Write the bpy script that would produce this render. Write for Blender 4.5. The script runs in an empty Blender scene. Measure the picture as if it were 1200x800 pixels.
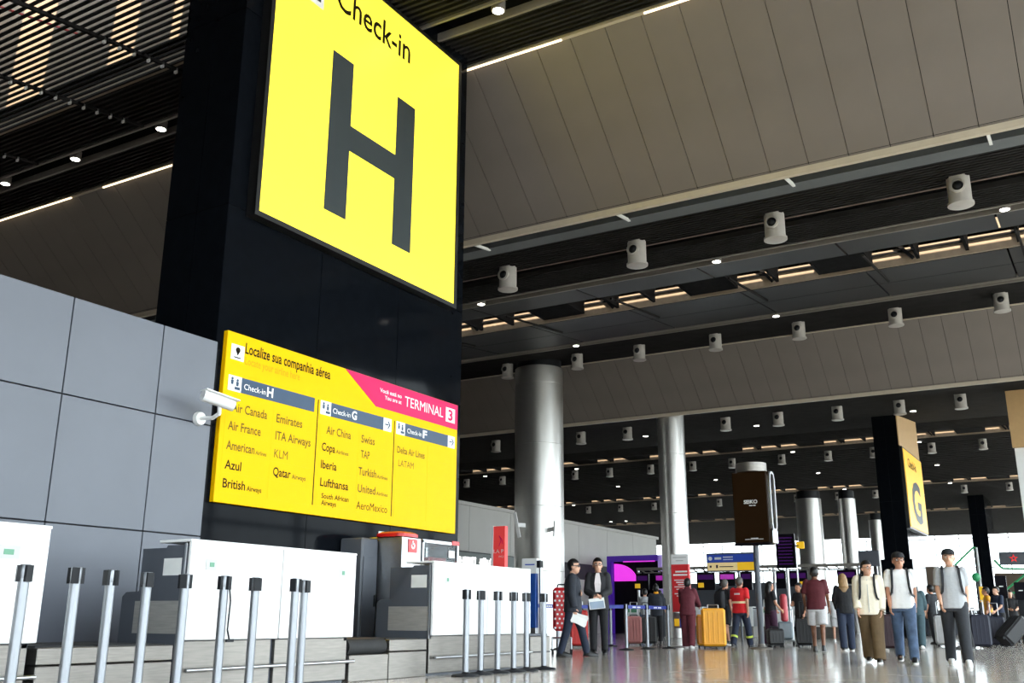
import bpy, bmesh, math, random
from mathutils import Vector, Matrix
random.seed(7)
SC = bpy.context.scene
COL = SC.collection

# ------------------------------------------------------------------ camera, sky, sun, exposure
CAM_H, PITCH, YAW, ROLL = 0.65, 0.27527, 0.53603, 0.005407
cd = bpy.data.cameras.new('camera')
cd.sensor_width = 36.0
cd.lens = 36.0 * 1150.9 / 1200.0
cd.clip_end = 2000
cam = bpy.data.objects.new('camera', cd)
COL.objects.link(cam)
fh = Vector((math.cos(YAW), math.sin(YAW), 0))
r0 = Vector((math.sin(YAW), -math.cos(YAW), 0))
zu = Vector((0, 0, 1))
fw = fh * math.cos(PITCH) + zu * math.sin(PITCH)
u0 = -fh * math.sin(PITCH) + zu * math.cos(PITCH)
rt = r0 * math.cos(ROLL) + u0 * math.sin(ROLL)
up = u0 * math.cos(ROLL) - r0 * math.sin(ROLL)
cam.matrix_world = Matrix(((rt.x, up.x, -fw.x, 0), (rt.y, up.y, -fw.y, 0), (rt.z, up.z, -fw.z, CAM_H), (0, 0, 0, 1)))
SC.camera = cam

SKY_STRENGTH = 8.0
SUN_STRENGTH = 17.0
EXPOSURE = 0.0
wd = bpy.data.worlds.new('sky')
SC.world = wd
wd.use_nodes = True
bg = wd.node_tree.nodes['Background']
bg.inputs[0].default_value = (0.93, 0.97, 1.0, 1)
bg.inputs[1].default_value = SKY_STRENGTH
sl = bpy.data.lights.new('sun', 'SUN')
sl.energy = SUN_STRENGTH
sl.angle = 0.01
sl.color = (1.0, 0.86, 0.66)
sun = bpy.data.objects.new('sun', sl)
COL.objects.link(sun)
# the sun stands behind the camera's back wall, about 50 degrees up, shining along +X
sd = Vector((1.0, 0.06, -1.2)).normalized()
sun.rotation_euler = sd.to_track_quat('-Z', 'Y').to_euler()
SC.view_settings.view_transform = 'Standard'
SC.view_settings.look = 'None'
SC.view_settings.gamma = 1.0
SC.view_settings.use_curve_mapping = False
SC.view_settings.exposure = EXPOSURE
try:
    SC.cycles.use_denoising = True
    SC.cycles.max_bounces = 8
    SC.cycles.diffuse_bounces = 5
    SC.cycles.glossy_bounces = 4
    SC.cycles.transparent_max_bounces = 12
    SC.cycles.sample_clamp_indirect = 8.0
    SC.cycles.caustics_reflective = False
    SC.cycles.caustics_refractive = False
except Exception:
    pass

# ------------------------------------------------------------------ materials
def srgb(r, g, b):
    def f(c):
        c /= 255.0
        return c / 12.92 if c <= 0.04045 else ((c + 0.055) / 1.055) ** 2.4
    return (f(r), f(g), f(b))

MATS = {}
def mat(name, col, rough=0.5, metal=0.0, var=0.06, scale=6.0, stretch=None, bump=0.0, bscale=40.0, rvar=0.0, emit=None, estr=0.0, spec=0.5, coat=0.0):
    if name in MATS:
        return MATS[name]
    m = bpy.data.materials.new(name)
    m.use_nodes = True
    nt = m.node_tree
    b = nt.nodes['Principled BSDF']
    b.inputs['Roughness'].default_value = rough
    b.inputs['Metallic'].default_value = metal
    b.inputs['Specular IOR Level'].default_value = spec
    if coat:
        b.inputs['Coat Weight'].default_value = coat
        b.inputs['Coat Roughness'].default_value = 0.04
    tc = nt.nodes.new('ShaderNodeTexCoord')
    mp = nt.nodes.new('ShaderNodeMapping')
    nt.links.new(tc.outputs['Object'], mp.inputs['Vector'])
    if stretch:
        mp.inputs['Scale'].default_value = stretch
    nz = nt.nodes.new('ShaderNodeTexNoise')
    nz.inputs['Scale'].default_value = scale
    nz.inputs['Detail'].default_value = 4
    nt.links.new(mp.outputs['Vector'], nz.inputs['Vector'])
    cr = nt.nodes.new('ShaderNodeValToRGB')
    cr.color_ramp.elements[0].position = 0.3
    cr.color_ramp.elements[1].position = 0.7
    cr.color_ramp.elements[0].color = (*[max(0, c * (1 - var)) for c in col], 1)
    cr.color_ramp.elements[1].color = (*[min(1, c * (1 + var)) for c in col], 1)
    nt.links.new(nz.outputs['Fac'], cr.inputs['Fac'])
    nt.links.new(cr.outputs['Color'], b.inputs['Base Color'])
    if rvar:
        mr = nt.nodes.new('ShaderNodeMapRange')
        mr.inputs['To Min'].default_value = max(0.0, rough - rvar)
        mr.inputs['To Max'].default_value = rough + rvar
        nt.links.new(nz.outputs['Fac'], mr.inputs['Value'])
        nt.links.new(mr.outputs['Result'], b.inputs['Roughness'])
    if bump:
        n2 = nt.nodes.new('ShaderNodeTexNoise')
        n2.inputs['Scale'].default_value = bscale
        nt.links.new(mp.outputs['Vector'], n2.inputs['Vector'])
        bp = nt.nodes.new('ShaderNodeBump')
        bp.inputs['Strength'].default_value = bump
        bp.inputs['Distance'].default_value = 0.02
        nt.links.new(n2.outputs['Fac'], bp.inputs['Height'])
        nt.links.new(bp.outputs['Normal'], b.inputs['Normal'])
    if emit:
        b.inputs['Emission Color'].default_value = (*emit, 1)
        b.inputs['Emission Strength'].default_value = estr
    MATS[name] = m
    return m

def glass_mat(name, tint=(0.9, 0.95, 0.97), refl=0.08):
    m = bpy.data.materials.new(name)
    m.use_nodes = True
    nt = m.node_tree
    for n in list(nt.nodes):
        nt.nodes.remove(n)
    o = nt.nodes.new('ShaderNodeOutputMaterial')
    t = nt.nodes.new('ShaderNodeBsdfTransparent')
    t.inputs[0].default_value = (*tint, 1)
    g = nt.nodes.new('ShaderNodeBsdfGlossy')
    g.inputs['Roughness'].default_value = 0.02
    x = nt.nodes.new('ShaderNodeMixShader')
    x.inputs[0].default_value = refl
    nt.links.new(t.outputs[0], x.inputs[1])
    nt.links.new(g.outputs[0], x.inputs[2])
    nt.links.new(x.outputs[0], o.inputs[0])
    MATS[name] = m
    return m

def floor_mat():
    m = bpy.data.materials.new('polished_granite')
    m.use_nodes = True
    nt = m.node_tree
    b = nt.nodes['Principled BSDF']
    tc = nt.nodes.new('ShaderNodeTexCoord')
    br = nt.nodes.new('ShaderNodeTexBrick')
    br.offset = 0.0
    br.inputs['Scale'].default_value = 1.0
    br.inputs['Brick Width'].default_value = 1.2
    br.inputs['Row Height'].default_value = 1.2
    br.inputs['Mortar Size'].default_value = 0.006
    br.inputs['Color1'].default_value = (0.56, 0.505, 0.445, 1)
    br.inputs['Color2'].default_value = (0.525, 0.475, 0.42, 1)
    br.inputs['Mortar'].default_value = (0.26, 0.24, 0.22, 1)
    nt.links.new(tc.outputs['Object'], br.inputs['Vector'])
    nz = nt.nodes.new('ShaderNodeTexNoise')
    nz.inputs['Scale'].default_value = 30
    nz.inputs['Detail'].default_value = 6
    nt.links.new(tc.outputs['Object'], nz.inputs['Vector'])
    mx = nt.nodes.new('ShaderNodeMix')
    mx.data_type = 'RGBA'
    mx.blend_type = 'OVERLAY'
    mx.inputs[0].default_value = 0.3
    nt.links.new(br.outputs['Color'], mx.inputs[6])
    nt.links.new(nz.outputs['Color'], mx.inputs[7])
    nt.links.new(mx.outputs[2], b.inputs['Base Color'])
    n2 = nt.nodes.new('ShaderNodeTexNoise')
    n2.inputs['Scale'].default_value = 1.3
    nt.links.new(tc.outputs['Object'], n2.inputs['Vector'])
    mr = nt.nodes.new('ShaderNodeMapRange')
    mr.inputs['To Min'].default_value = 0.09
    mr.inputs['To Max'].default_value = 0.19
    nt.links.new(n2.outputs['Fac'], mr.inputs['Value'])
    nt.links.new(mr.outputs['Result'], b.inputs['Roughness'])
    bp = nt.nodes.new('ShaderNodeBump')
    bp.inputs['Strength'].default_value = 0.03
    bp.inputs['Distance'].default_value = 0.05
    n3 = nt.nodes.new('ShaderNodeTexNoise')
    n3.inputs['Scale'].default_value = 2.2
    nt.links.new(tc.outputs['Object'], n3.inputs['Vector'])
    nt.links.new(n3.outputs['Fac'], bp.inputs['Height'])
    nt.links.new(bp.outputs['Normal'], b.inputs['Normal'])
    b.inputs['Specular IOR Level'].default_value = 0.7
    MATS['floor'] = m
    return m

mat('black_gloss', (0.004, 0.005, 0.007), 0.06, var=0.2, spec=0.04)
mat('black_joint', (0.002, 0.002, 0.002), 0.6)
mat('sign_yellow_lit', (0.9, 0.72, 0.03), 0.35, emit=srgb(255, 243, 80), estr=0.92, var=0.01, scale=0.6)
mat('sign_grey', srgb(58, 64, 66), 0.4, var=0.03, spec=0.2)
mat('sign_black', (0.012, 0.012, 0.013), 0.35)
mat('sign_yellow', (0.98, 0.55, 0.0), 0.35, var=0.01, spec=0.05)
mat('sign_yellow_fade', (0.80, 0.40, 0.01), 0.4, var=0.01, spec=0.05)
mat('sign_text', (0.02, 0.015, 0.006), 0.5, spec=0.05)
mat('sign_text_worn', (0.16, 0.11, 0.02), 0.5, spec=0.05)
mat('sign_bluegrey', srgb(50, 72, 98), 0.25, var=0.03, spec=0.2)
mat('sign_pink', srgb(226, 40, 100), 0.4, var=0.02, spec=0.1)
mat('white_plain', (0.86, 0.86, 0.86), 0.3, var=0.01)
mat('white_laminate', (0.92, 0.92, 0.92), 0.25, var=0.01)
mat('anthracite', srgb(84, 88, 96), 0.45, var=0.04)
mat('wall_panel', srgb(101, 105, 115), 0.42, var=0.05, scale=1.2, bump=0.02, bscale=3)
mat('joint_dark', (0.03, 0.03, 0.035), 0.7)
mat('lightened_steel', (0.5, 0.48, 0.45), 0.6, metal=0.6, var=0.1, scale=5, stretch=(1.0, 1.0, 14.0))  # paler steel: light reflected by the plates is put into the colour
mat('brushed_steel', (0.225, 0.208, 0.19), 0.42, metal=0.9, var=0.14, scale=5, stretch=(1.0, 1.0, 14.0), rvar=0.08)
mat('column_steel', (0.60, 0.585, 0.565), 0.34, metal=0.95, var=0.03, scale=2, stretch=(2, 2, 0.5))
mat('aluminium', (0.50, 0.51, 0.53), 0.34, metal=1.0, var=0.05, scale=20)
mat('steel_post', (0.25, 0.26, 0.28), 0.38, metal=0.9, var=0.04)
mat('black_plastic', (0.010, 0.011, 0.014), 0.4, var=0.15, spec=0.2)
mat('rubber', (0.02, 0.02, 0.021), 0.75, var=0.2, bump=0.1)
mat('bulkhead', srgb(116, 108, 102), 0.55, var=0.05, scale=1.0)
mat('bulkhead_trim', srgb(190, 178, 160), 0.4, var=0.04)
mat('cove_led', (0.9, 0.8, 0.6), 0.5, emit=(1.0, 0.82, 0.55), estr=2.2)
mat('ceiling_black', (0.012, 0.012, 0.013), 0.9, var=0.2, spec=0.03)
mat('slat_black', (0.022, 0.021, 0.021), 0.8, var=0.2, scale=2, spec=0.05)
mat('ceiling_panel', (0.022, 0.022, 0.024), 0.5, var=0.15, scale=0.8, spec=0.12)
mat('ceiling_beam', srgb(88, 92, 94), 0.5)
mat('skylight_wall', (0.27, 0.205, 0.145), 0.6, var=0.1)
mat('clip_white', (0.8, 0.8, 0.78), 0.4)
mat('service_brown', (0.16, 0.11, 0.085), 0.7, var=0.3)
mat('nozzle_white', (0.42, 0.395, 0.37), 0.4)
mat('lamp_glow', (1, 1, 1), 0.5, emit=(1.0, 0.95, 0.88), estr=14.0)
mat('lamp_housing', (0.2, 0.18, 0.16), 0.5)
mat('shop_wall', (0.52, 0.50, 0.47), 0.5, var=0.04, scale=0.8)
mat('shop_strip', srgb(66, 78, 72), 0.4)
mat('mullion', (0.35, 0.36, 0.37), 0.4, metal=0.5)
mat('mullion_far', (0.55, 0.57, 0.58), 0.5)
mat('concrete', (0.34, 0.33, 0.31), 0.8, var=0.1, scale=0.5)
mat('back_wall', (0.32, 0.31, 0.30), 0.7)
mat('red_plastic', srgb(206, 24, 32), 0.3)
mat('red_banner', srgb(214, 46, 52), 0.45, var=0.02)
mat('red_sign_lit', srgb(232, 70, 70), 0.4, emit=srgb(236, 72, 70), estr=0.35)
mat('belt_blue', srgb(36, 52, 140), 0.6)
mat('totem_blue', srgb(30, 74, 150), 0.4)
mat('green_led', srgb(96, 150, 122), 0.4, emit=srgb(60, 190, 120), estr=0.03)
mat('green_pipe', srgb(40, 130, 84), 0.35, emit=srgb(40, 170, 100), estr=0.15)
mat('purple_frame', srgb(66, 32, 130), 0.4, emit=srgb(70, 30, 160), estr=0.35)
mat('magenta_glow', srgb(220, 60, 210), 0.4, emit=srgb(232, 60, 226), estr=0.9)
mat('screen_black', (0.008, 0.007, 0.010), 0.2, spec=0.04)
mat('screen_violet', srgb(40, 18, 60), 0.3, spec=0.05, emit=srgb(80, 30, 110), estr=0.35)
mat('screen_magenta', srgb(150, 40, 150), 0.2, emit=srgb(190, 50, 190), estr=0.5)
mat('screen_brown', (0.012, 0.007, 0.004), 0.15, emit=(0.012, 0.005, 0.001), estr=0.5, spec=0.03)
mat('orange_sign', srgb(244, 190, 40), 0.4, emit=srgb(248, 196, 44), estr=0.35)
mat('cream_sign', srgb(238, 214, 160), 0.4, emit=srgb(240, 214, 150), estr=0.3)
mat('blue_sign', srgb(42, 70, 160), 0.4, emit=srgb(40, 70, 170), estr=0.25)
mat('tan_panel', srgb(196, 160, 112), 0.5, var=0.03)
mat('suit_yellow', srgb(246, 170, 22), 0.35, var=0.02)
mat('suit_red', srgb(206, 48, 44), 0.4)
mat('suit_pink', srgb(176, 108, 104), 0.45)
mat('suit_black', (0.018, 0.018, 0.02), 0.5)
mat('suit_navy', (0.02, 0.022, 0.04), 0.55)
mat('suit_grey', (0.5, 0.5, 0.5), 0.4)
mat('wood_edge', (0.09, 0.06, 0.04), 0.6)
mat('paper', (0.85, 0.85, 0.83), 0.7)
floor_mat()
glass_mat('glass', (0.93, 0.97, 0.98), 0.07)
glass_mat('showcase_glass', (0.7, 0.72, 0.74), 0.03)

# ------------------------------------------------------------------ mesh helpers
ROOT = {}
def root_loc(o):
    while o.parent is not None:
        o = o.parent
    return ROOT.get(o.name, Vector((0, 0, 0)))

class MB:
    def __init__(self):
        self.v = []; self.f = []; self.mi = []; self.cur = 0
    def add(self, vs, fs):
        n = len(self.v)
        self.v += [tuple(p) for p in vs]
        for f in fs:
            self.f.append(tuple(i + n for i in f)); self.mi.append(self.cur)
        return self
    def box(self, x0, x1, y0, y1, z0, z1):
        return self.add([(x0,y0,z0),(x1,y0,z0),(x1,y1,z0),(x0,y1,z0),(x0,y0,z1),(x1,y0,z1),(x1,y1,z1),(x0,y1,z1)],
                        [(0,3,2,1),(4,5,6,7),(0,1,5,4),(1,2,6,5),(2,3,7,6),(3,0,4,7)])
    def cbox(self, x0, x1, y0, y1, z0, z1, c=0.01):
        # box whose twelve edges are chamfered
        xs, ys, zs = (x0, x1), (y0, y1), (z0, z1)
        vs = []; idx = {}
        for i in (0, 1):
            for j in (0, 1):
                for k in (0, 1):
                    sx = c if i == 0 else -c; sy = c if j == 0 else -c; sz = c if k == 0 else -c
                    for a, p in enumerate(((xs[i], ys[j]+sy, zs[k]+sz), (xs[i]+sx, ys[j], zs[k]+sz), (xs[i]+sx, ys[j]+sy, zs[k]))):
                        idx[(i,j,k,a)] = len(vs); vs.append(p)
        bm = bmesh.new()
        for p in vs: bm.verts.new(p)
        bmesh.ops.convex_hull(bm, input=bm.verts)
        bm.verts.index_update()
        V = [v.co[:] for v in bm.verts]; F = [[v.index for v in f.verts] for f in bm.faces]
        bm.free()
        return self.add(V, F)
    def obox(self, c, ax, ay, az):
        c = Vector(c); ax = Vector(ax); ay = Vector(ay); az = Vector(az)
        vs = [c + ax*i + ay*j + az*k for k in (-1, 1) for i, j in ((-1,-1),(1,-1),(1,1),(-1,1))]
        return self.add(vs, [(0,3,2,1),(4,5,6,7),(0,1,5,4),(1,2,6,5),(2,3,7,6),(3,0,4,7)])
    def bar(self, a, b, w, h=None, upv=(0, 0, 1)):
        a = Vector(a); b = Vector(b); d = (b - a)
        h = w if h is None else h
        s = d.cross(Vector(upv))
        if s.length < 1e-6: s = d.cross(Vector((1, 0, 0)))
        s.normalize(); t = s.cross(d).normalized()
        return self.obox((a + b) / 2, d / 2, s * w / 2, t * h / 2)
    def cone(self, a, b, ra, rb, n=14, sy=1.0, caps=True):
        a = Vector(a); b = Vector(b); d = b - a
        if d.length < 1e-9: d = Vector((0, 0, 1e-6))
        d.normalize()
        s = d.cross(Vector((0, 0, 1)))
        if s.length < 1e-4: s = Vector((1, 0, 0))
        s.normalize(); t = d.cross(s).normalized()
        vs = []
        for c, r in ((a, ra), (b, rb)):
            for i in range(n):
                an = 2 * math.pi * i / n
                vs.append(c + s * (math.cos(an) * r) + t * (math.sin(an) * r * sy))
        fs = [(i, (i+1) % n, n + (i+1) % n, n + i) for i in range(n)]
        if caps:
            fs.append(tuple(range(n))[::-1]); fs.append(tuple(range(n, 2*n)))
        return self.add(vs, fs)
    def tube(self, pts, r, n=8, closed=False):
        P = [Vector(p) for p in pts]
        for a, b in zip(P, P[1:] + ([P[0]] if closed else [])):
            self.cone(a, b, r, r, n)
        return self
    def ell(self, c, rx, ry, rz, n=14, m=9, M=None):
        vs = []; c = Vector(c)
        for j in range(m + 1):
            ph = math.pi * j / m
            for i in range(n):
                an = 2 * math.pi * i / n
                p = Vector((rx*math.sin(ph)*math.cos(an), ry*math.sin(ph)*math.sin(an), rz*math.cos(ph)))
                if M is not None: p = M @ p
                vs.append(c + p)
        fs = []
        for j in range(m):
            for i in range(n):
                a, b = j*n + i, j*n + (i+1) % n
                fs.append((a, a + n, b + n, b))
        return self.add(vs, fs)
    def lathe(self, prof, c=(0, 0, 0), n=20):
        c = Vector(c); vs = []
        for r, z in prof:
            for i in range(n):
                an = 2 * math.pi * i / n
                vs.append(c + Vector((r*math.cos(an), r*math.sin(an), z)))
        fs = []
        for j in range(len(prof) - 1):
            for i in range(n):
                a, b = j*n + i, j*n + (i+1) % n
                fs.append((a, b, b + n, a + n))
        fs.append(tuple(range(n))[::-1]); fs.append(tuple(range((len(prof)-1)*n, len(prof)*n)))
        return self.add(vs, fs)
    def rings(self, rs, n=18, p=2.0):
        # rs: list of (cx, cy, cz, rx, ry): stacked superellipse rings
        vs = []
        for cx, cy, cz, rx, ry in rs:
            for i in range(n):
                an = 2 * math.pi * i / n
                co, si = math.cos(an), math.sin(an)
                vs.append((cx + rx*math.copysign(abs(co)**(2/p), co), cy + ry*math.copysign(abs(si)**(2/p), si), cz))
        fs = []
        for j in range(len(rs) - 1):
            for i in range(n):
                a, b = j*n + i, j*n + (i+1) % n
                fs.append((a, b, b + n, a + n))
        fs.append(tuple(range(n))[::-1]); fs.append(tuple(range((len(rs)-1)*n, len(rs)*n)))
        return self.add(vs, fs)
    def prism(self, pts, axis, a, b):
        # pts: 2D outline; extruded along axis 'x','y' or 'z' between a and b
        def P(u, v, w):
            return {'x': (w, u, v), 'y': (u, w, v), 'z': (u, v, w)}[axis]
        n = len(pts)
        vs = [P(u, v, a) for u, v in pts] + [P(u, v, b) for u, v in pts]
        fs = [tuple(range(n)), tuple(range(n, 2*n))[::-1]] + [(i, n + i, n + (i+1) % n, (i+1) % n) for i in range(n)]
        return self.add(vs, fs)
    def mesh(self, name, mats, off=Vector((0, 0, 0)), smooth=False):
        me = bpy.data.meshes.new(name)
        me.from_pydata([(x - off.x, y - off.y, z - off.z) for x, y, z in self.v], [], self.f)
        for m in (mats if isinstance(mats, (list, tuple)) else [mats]):
            me.materials.append(MATS[m] if isinstance(m, str) else m)
        if any(self.mi):
            me.polygons.foreach_set('material_index', self.mi)
        bm = bmesh.new(); bm.from_mesh(me)
        bmesh.ops.recalc_face_normals(bm, faces=bm.faces)
        if smooth:
            for f in bm.faces: f.smooth = True
            for e in bm.edges:
                if len(e.link_faces) == 2 and e.calc_face_angle(0) > 0.7: e.smooth = False
        bm.to_mesh(me); bm.free()
        me.update()
        return me
    def build(self, name, mats, parent=None, smooth=False, label=None, kind=None, local=False):
        off = Vector((0, 0, 0)) if (local or parent is None) else root_loc(parent)
        return put(name, self.mesh(name, mats, off, smooth), parent, label=label, kind=kind)

def put(name, me, parent=None, loc=None, label=None, kind=None):
    o = bpy.data.objects.new(name, me)
    COL.objects.link(o)
    if parent is not None: o.parent = parent
    if loc is not None: o.location = loc
    if label: o['label'] = label
    if kind: o['kind'] = kind
    return o

def tag(o, label=None, cat=None, group=None, kind=None):
    if label: o['label'] = label
    if cat: o['category'] = cat
    if group: o['group'] = group
    if kind: o['kind'] = kind
    return o

def thing(name, label, cat, loc=(0, 0, 0), rz=0.0, group=None, kind=None):
    o = bpy.data.objects.new(name, None)
    o.empty_display_size = 0.2
    COL.objects.link(o)
    o.location = loc
    o.rotation_euler = (0, 0, rz)
    ROOT[o.name] = Vector(loc)
    return tag(o, label, cat, group, kind)

def copy_tree(o, parent=None):
    c = o.copy(); COL.objects.link(c); c.parent = parent
    for ch in list(o.children): copy_tree(ch, c)
    return c

def move(o, loc, rz=None):
    o.location = loc
    ROOT[o.name] = Vector(loc)
    if rz is not None: o.rotation_euler = (0, 0, rz)
    return o

def text_mesh(s, off=0.0, ext=0.002, shear=0.0):
    cu = bpy.data.curves.new('lettering', 'FONT')
    cu.body = s; cu.size = 1.0; cu.offset = 0.0 if 'M' in s else off; cu.extrude = ext; cu.resolution_u = 3; cu.shear = shear
    o = bpy.data.objects.new('lettering', cu)
    COL.objects.link(o)
    dg = bpy.context.evaluated_depsgraph_get()
    me = bpy.data.meshes.new_from_object(o.evaluated_get(dg))
    bpy.data.objects.remove(o); bpy.data.curves.remove(cu)
    return me

def text(s, parent, m, origin, xdir, h, width=None, off=0.02, name='lettering', shear=0.0, center=False):
    # flat raised lettering: baseline starts at origin, runs along xdir, up is +Z, capital height h
    me = text_mesh(s, off, 0.0, shear)
    xs = [v.co.x for v in me.vertices]
    x0, x1 = min(xs), max(xs)
    k = h / 0.69
    kx = (width / (x1 - x0)) if width else k
    xd = Vector(xdir).normalized(); zd = Vector((0, 0, 1)); nd = xd.cross(zd)
    base = Vector(origin) - (root_loc(parent) if parent is not None else Vector((0, 0, 0)))
    sh = (x0 + x1) / 2 if center else x0
    for v in me.vertices:
        p = base + xd * ((v.co.x - sh) * kx) + zd * (v.co.y * k)
        v.co = p
    me.materials.clear(); me.materials.append(MATS[m])
    me.name = name
    return put(name, me, parent)

# ------------------------------------------------------------------ the hall: floor, ceiling, bulkheads, facades
X1T, Z1T, X1B, Z1B = 13.86, 10.74, 16.40, 8.42      # near bulkhead: top edge, bottom edge
X2T, Z2T, X2B, Z2B = 33.50, 10.30, 35.60, 8.42      # far bulkhead
YLO, YHI = -6.0, 60.0
PROF = [(-14, 6.86), (-2.8, 8.42), (X1T, Z1T), (X1B, Z1B), (X2T, Z2T), (X2B, Z2B), (52, 10.2), (122, 9.9)]
def zc(x):
    for (a, za), (b, zb) in zip(PROF, PROF[1:]):
        if a <= x <= b: return za + (zb - za) * (x - a) / (b - a)
    return PROF[-1][1]

fl = MB().box(-14, 122, YLO, YHI, -0.2, 0.0).build('floor', 'floor'); fl['kind'] = 'structure'
gr = MB().box(-300, 500, -300, 400, -0.5, -0.22).build('ground', 'concrete'); gr['kind'] = 'structure'

SLOTS = [(7.2, 10.4), (23.4, 25.4), (54.6, 56.6), (73.9, 75.9), (92.5, 94.5)]
ceiling = MB()
LIFT = 0.45
xs = sorted(set([p[0] for p in PROF] + [e for s in SLOTS for e in s]))
for a, b in zip(xs, xs[1:]):
    if any(abs(a - s[0]) < 1e-6 for s in SLOTS): continue
    if abs(a - X1T) < 1e-6 or abs(a - X2T) < 1e-6:
        lift = 0.06
    else:
        lift = LIFT
    za, zb = zc(a) + lift, zc(b) + lift
    ceiling.add([(a, YLO-.3, za), (b, YLO-.3, zb), (b, YHI, zb), (a, YHI, za), (a, YLO-.3, za+.1), (b, YLO-.3, zb+.1), (b, YHI, zb+.1), (a, YHI, za+.1)],
                [(0,3,2,1),(4,5,6,7),(0,1,5,4),(1,2,6,5),(2,3,7,6),(3,0,4,7)])
for xx in (X1T, X1B, X2T, X2B):      # unseen plates added at the deck steps to stop sun leaking in
    ceiling.box(xx - .05, xx + .03, YLO - .3, YHI, zc(xx) + .04, zc(xx) + .62)
ceiling = ceiling.build('ceiling', 'ceiling_black'); ceiling['kind'] = 'structure'

# skylight wells above the slots: sun falls on the far wall of each well between cross bars, added to break it into patches
wells = MB(); nearw = MB()
for a, b in SLOTS:
    z0 = zc(b)
    wells.box(b, b + 0.08, YLO-.3, YHI, z0 + 0.02, z0 + 1.3 * (b - a))
    nearw.box(a - 0.08, a, YLO-.3, YHI, zc(a) + 0.3, z0 + 1.3 * (b - a))
w1 = wells.build('skylight_well', 'skylight_wall', ceiling)
w2 = nearw.build('skylight_curb', 'ceiling_black', ceiling)
for k, (a, b) in enumerate(SLOTS):
    z0 = zc(b)
    ht = 1.3 * (b - a)
    thin = MB().box(a, b, -0.04, 0.04, z0 + (0.1 if k else ht - .3), z0 + ht - .05).mesh('sun_break_bar', 'ceiling_black')
    wide = MB().box(a, b, -0.65, 0.65, z0 + 0.1, z0 + 2.55).mesh('sun_break_bar', 'ceiling_black')  # added block keeping sun off the wall between pane groups
    sun_block = MB().box(a, b, -0.5, 0.5, z0 + ht - .2, z0 + ht - .05).mesh('sun_break_bar', 'ceiling_black')  # added cover over the well top, shaping the sun patches below
    diag = MB().bar((b - 0.12, -0.55, z0 + 0.1), (b - 0.12, 0.5, z0 + 1.4), 0.08).mesh('skylight_brace', 'ceiling_black')
    y = YLO + 0.5 + 0.4 * k; i = 0
    ymax = 40 if k < 2 else YHI - 1
    while y < ymax:
        if k == 0:
            put('sun_break_bar', sun_block, ceiling, (0, y, 0)); y += (1.9, 1.25, 1.75, 1.0, 2.2)[i % 5]; i += 1
            continue
        n = (3, 4, 2, 3)[i % 4]
        for j in range(n):
            put('sun_break_bar', thin, ceiling, (0, y, 0)); y += 1.15
        put('skylight_brace', diag, ceiling, (0, y - 0.5, 0))
        put('sun_break_bar', wide, ceiling, (0, y + 0.6, 0)); y += 1.3
        i += 1
    lo = MB().bar((b - 0.03, YLO, z0 + 0.36), (b - 0.03, YHI, z0 + 0.36), 0.05).build('skylight_rail', 'ceiling_black', ceiling)

# open slats hung along the hall (too fine to pick apart singly)
def in_slot(x): return any(a - 0.02 < x < b + 0.02 for a, b in SLOTS)
PANEL_STRIPS = [(21.95, 23.35), (25.5, 27.3), (27.34, 29.2)]
def in_panel(x): return any(a - .03 < x < b + .03 for a, b in PANEL_STRIPS)
GAPS = [(16.4, 17.65), (19.35, 19.85), (11.9, 12.55), (21.3, 21.9), (29.2, 29.7)]
def in_gap(x): return any(a < x < b for a, b in GAPS)
sm = MB()
x = -13.8
while x < 121.5:
    step = 0.15 if x < 34 else (0.3 if x < 58 else 0.6)
    if not (X1T - 0.05 < x < X1B + .05 or X2T - .05 < x < X2B + .05) and not in_panel(x) and not in_gap(x):
        z = zc(x); w = step * 0.36
        if in_slot(x):
            if x < 12:
                sm.box(x, x + 0.045, YLO, YHI, z, z + 0.04)
        else:
            sm.box(x, x + w, YLO, YHI, z, z + 0.12)
    x += step
slats = sm.build('slats', 'slat_black', ceiling, kind='stuff')
# flat metal ceiling panels either side of the skylight in the bay behind the near bulkhead
for a, b in PANEL_STRIPS:
    za, zb = zc(a), zc(b)
    L = 3.3
    me = MB().add([(a, 0, za), (b, 0, zb), (b, L, zb), (a, L, za), (a, 0, za+.06), (b, 0, zb+.06), (b, L, zb+.06), (a, L, za+.06)],
                  [(0,3,2,1),(4,5,6,7),(0,1,5,4),(1,2,6,5),(2,3,7,6),(3,0,4,7)]).mesh('ceiling_panel', 'ceiling_panel')
    for i in range(12):
        put('ceiling_panel', me, ceiling, (0, -5.6 + 3.35 * i, 0))
# pale beam behind the near bulkhead, lamp rails and the service strip
MB().box(17.1, 17.5, YLO, 40, zc(17.1) - 0.02, zc(17.1) + 0.14).build('beam', 'ceiling_beam', ceiling)
MB().box(36.2, 36.5, YLO, YHI, zc(36.2), zc(36.2) + 0.1).build('beam', 'ceiling_beam', ceiling)
for xr in (11.95, 12.5, 21.35, 21.85, 29.25, 29.68):
    MB().box(xr, xr + 0.05, YLO, 40, zc(xr) - 0.03, zc(xr) + 0.12).build('lamp_rail', 'lamp_housing', ceiling)
sv = MB()
sv.box(19.36, 19.84, YLO, 40, zc(19.6) + 0.2, zc(19.6) + 0.26)
y = YLO
while y < 39:
    sv.bar((19.40, y, zc(19.6) + 0.06), (19.40, y + 0.45, zc(19.6) + 0.2), 0.03)
    sv.bar((19.40, y + 0.45, zc(19.6) + 0.2), (19.40, y + 0.9, zc(19.6) + 0.06), 0.03)
    y += 0.9
sv.bar((19.4, YLO, zc(19.6) + .03), (19.4, 40, zc(19.6) + .03), 0.05)
sv.build('service_truss', 'service_brown', ceiling)
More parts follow.
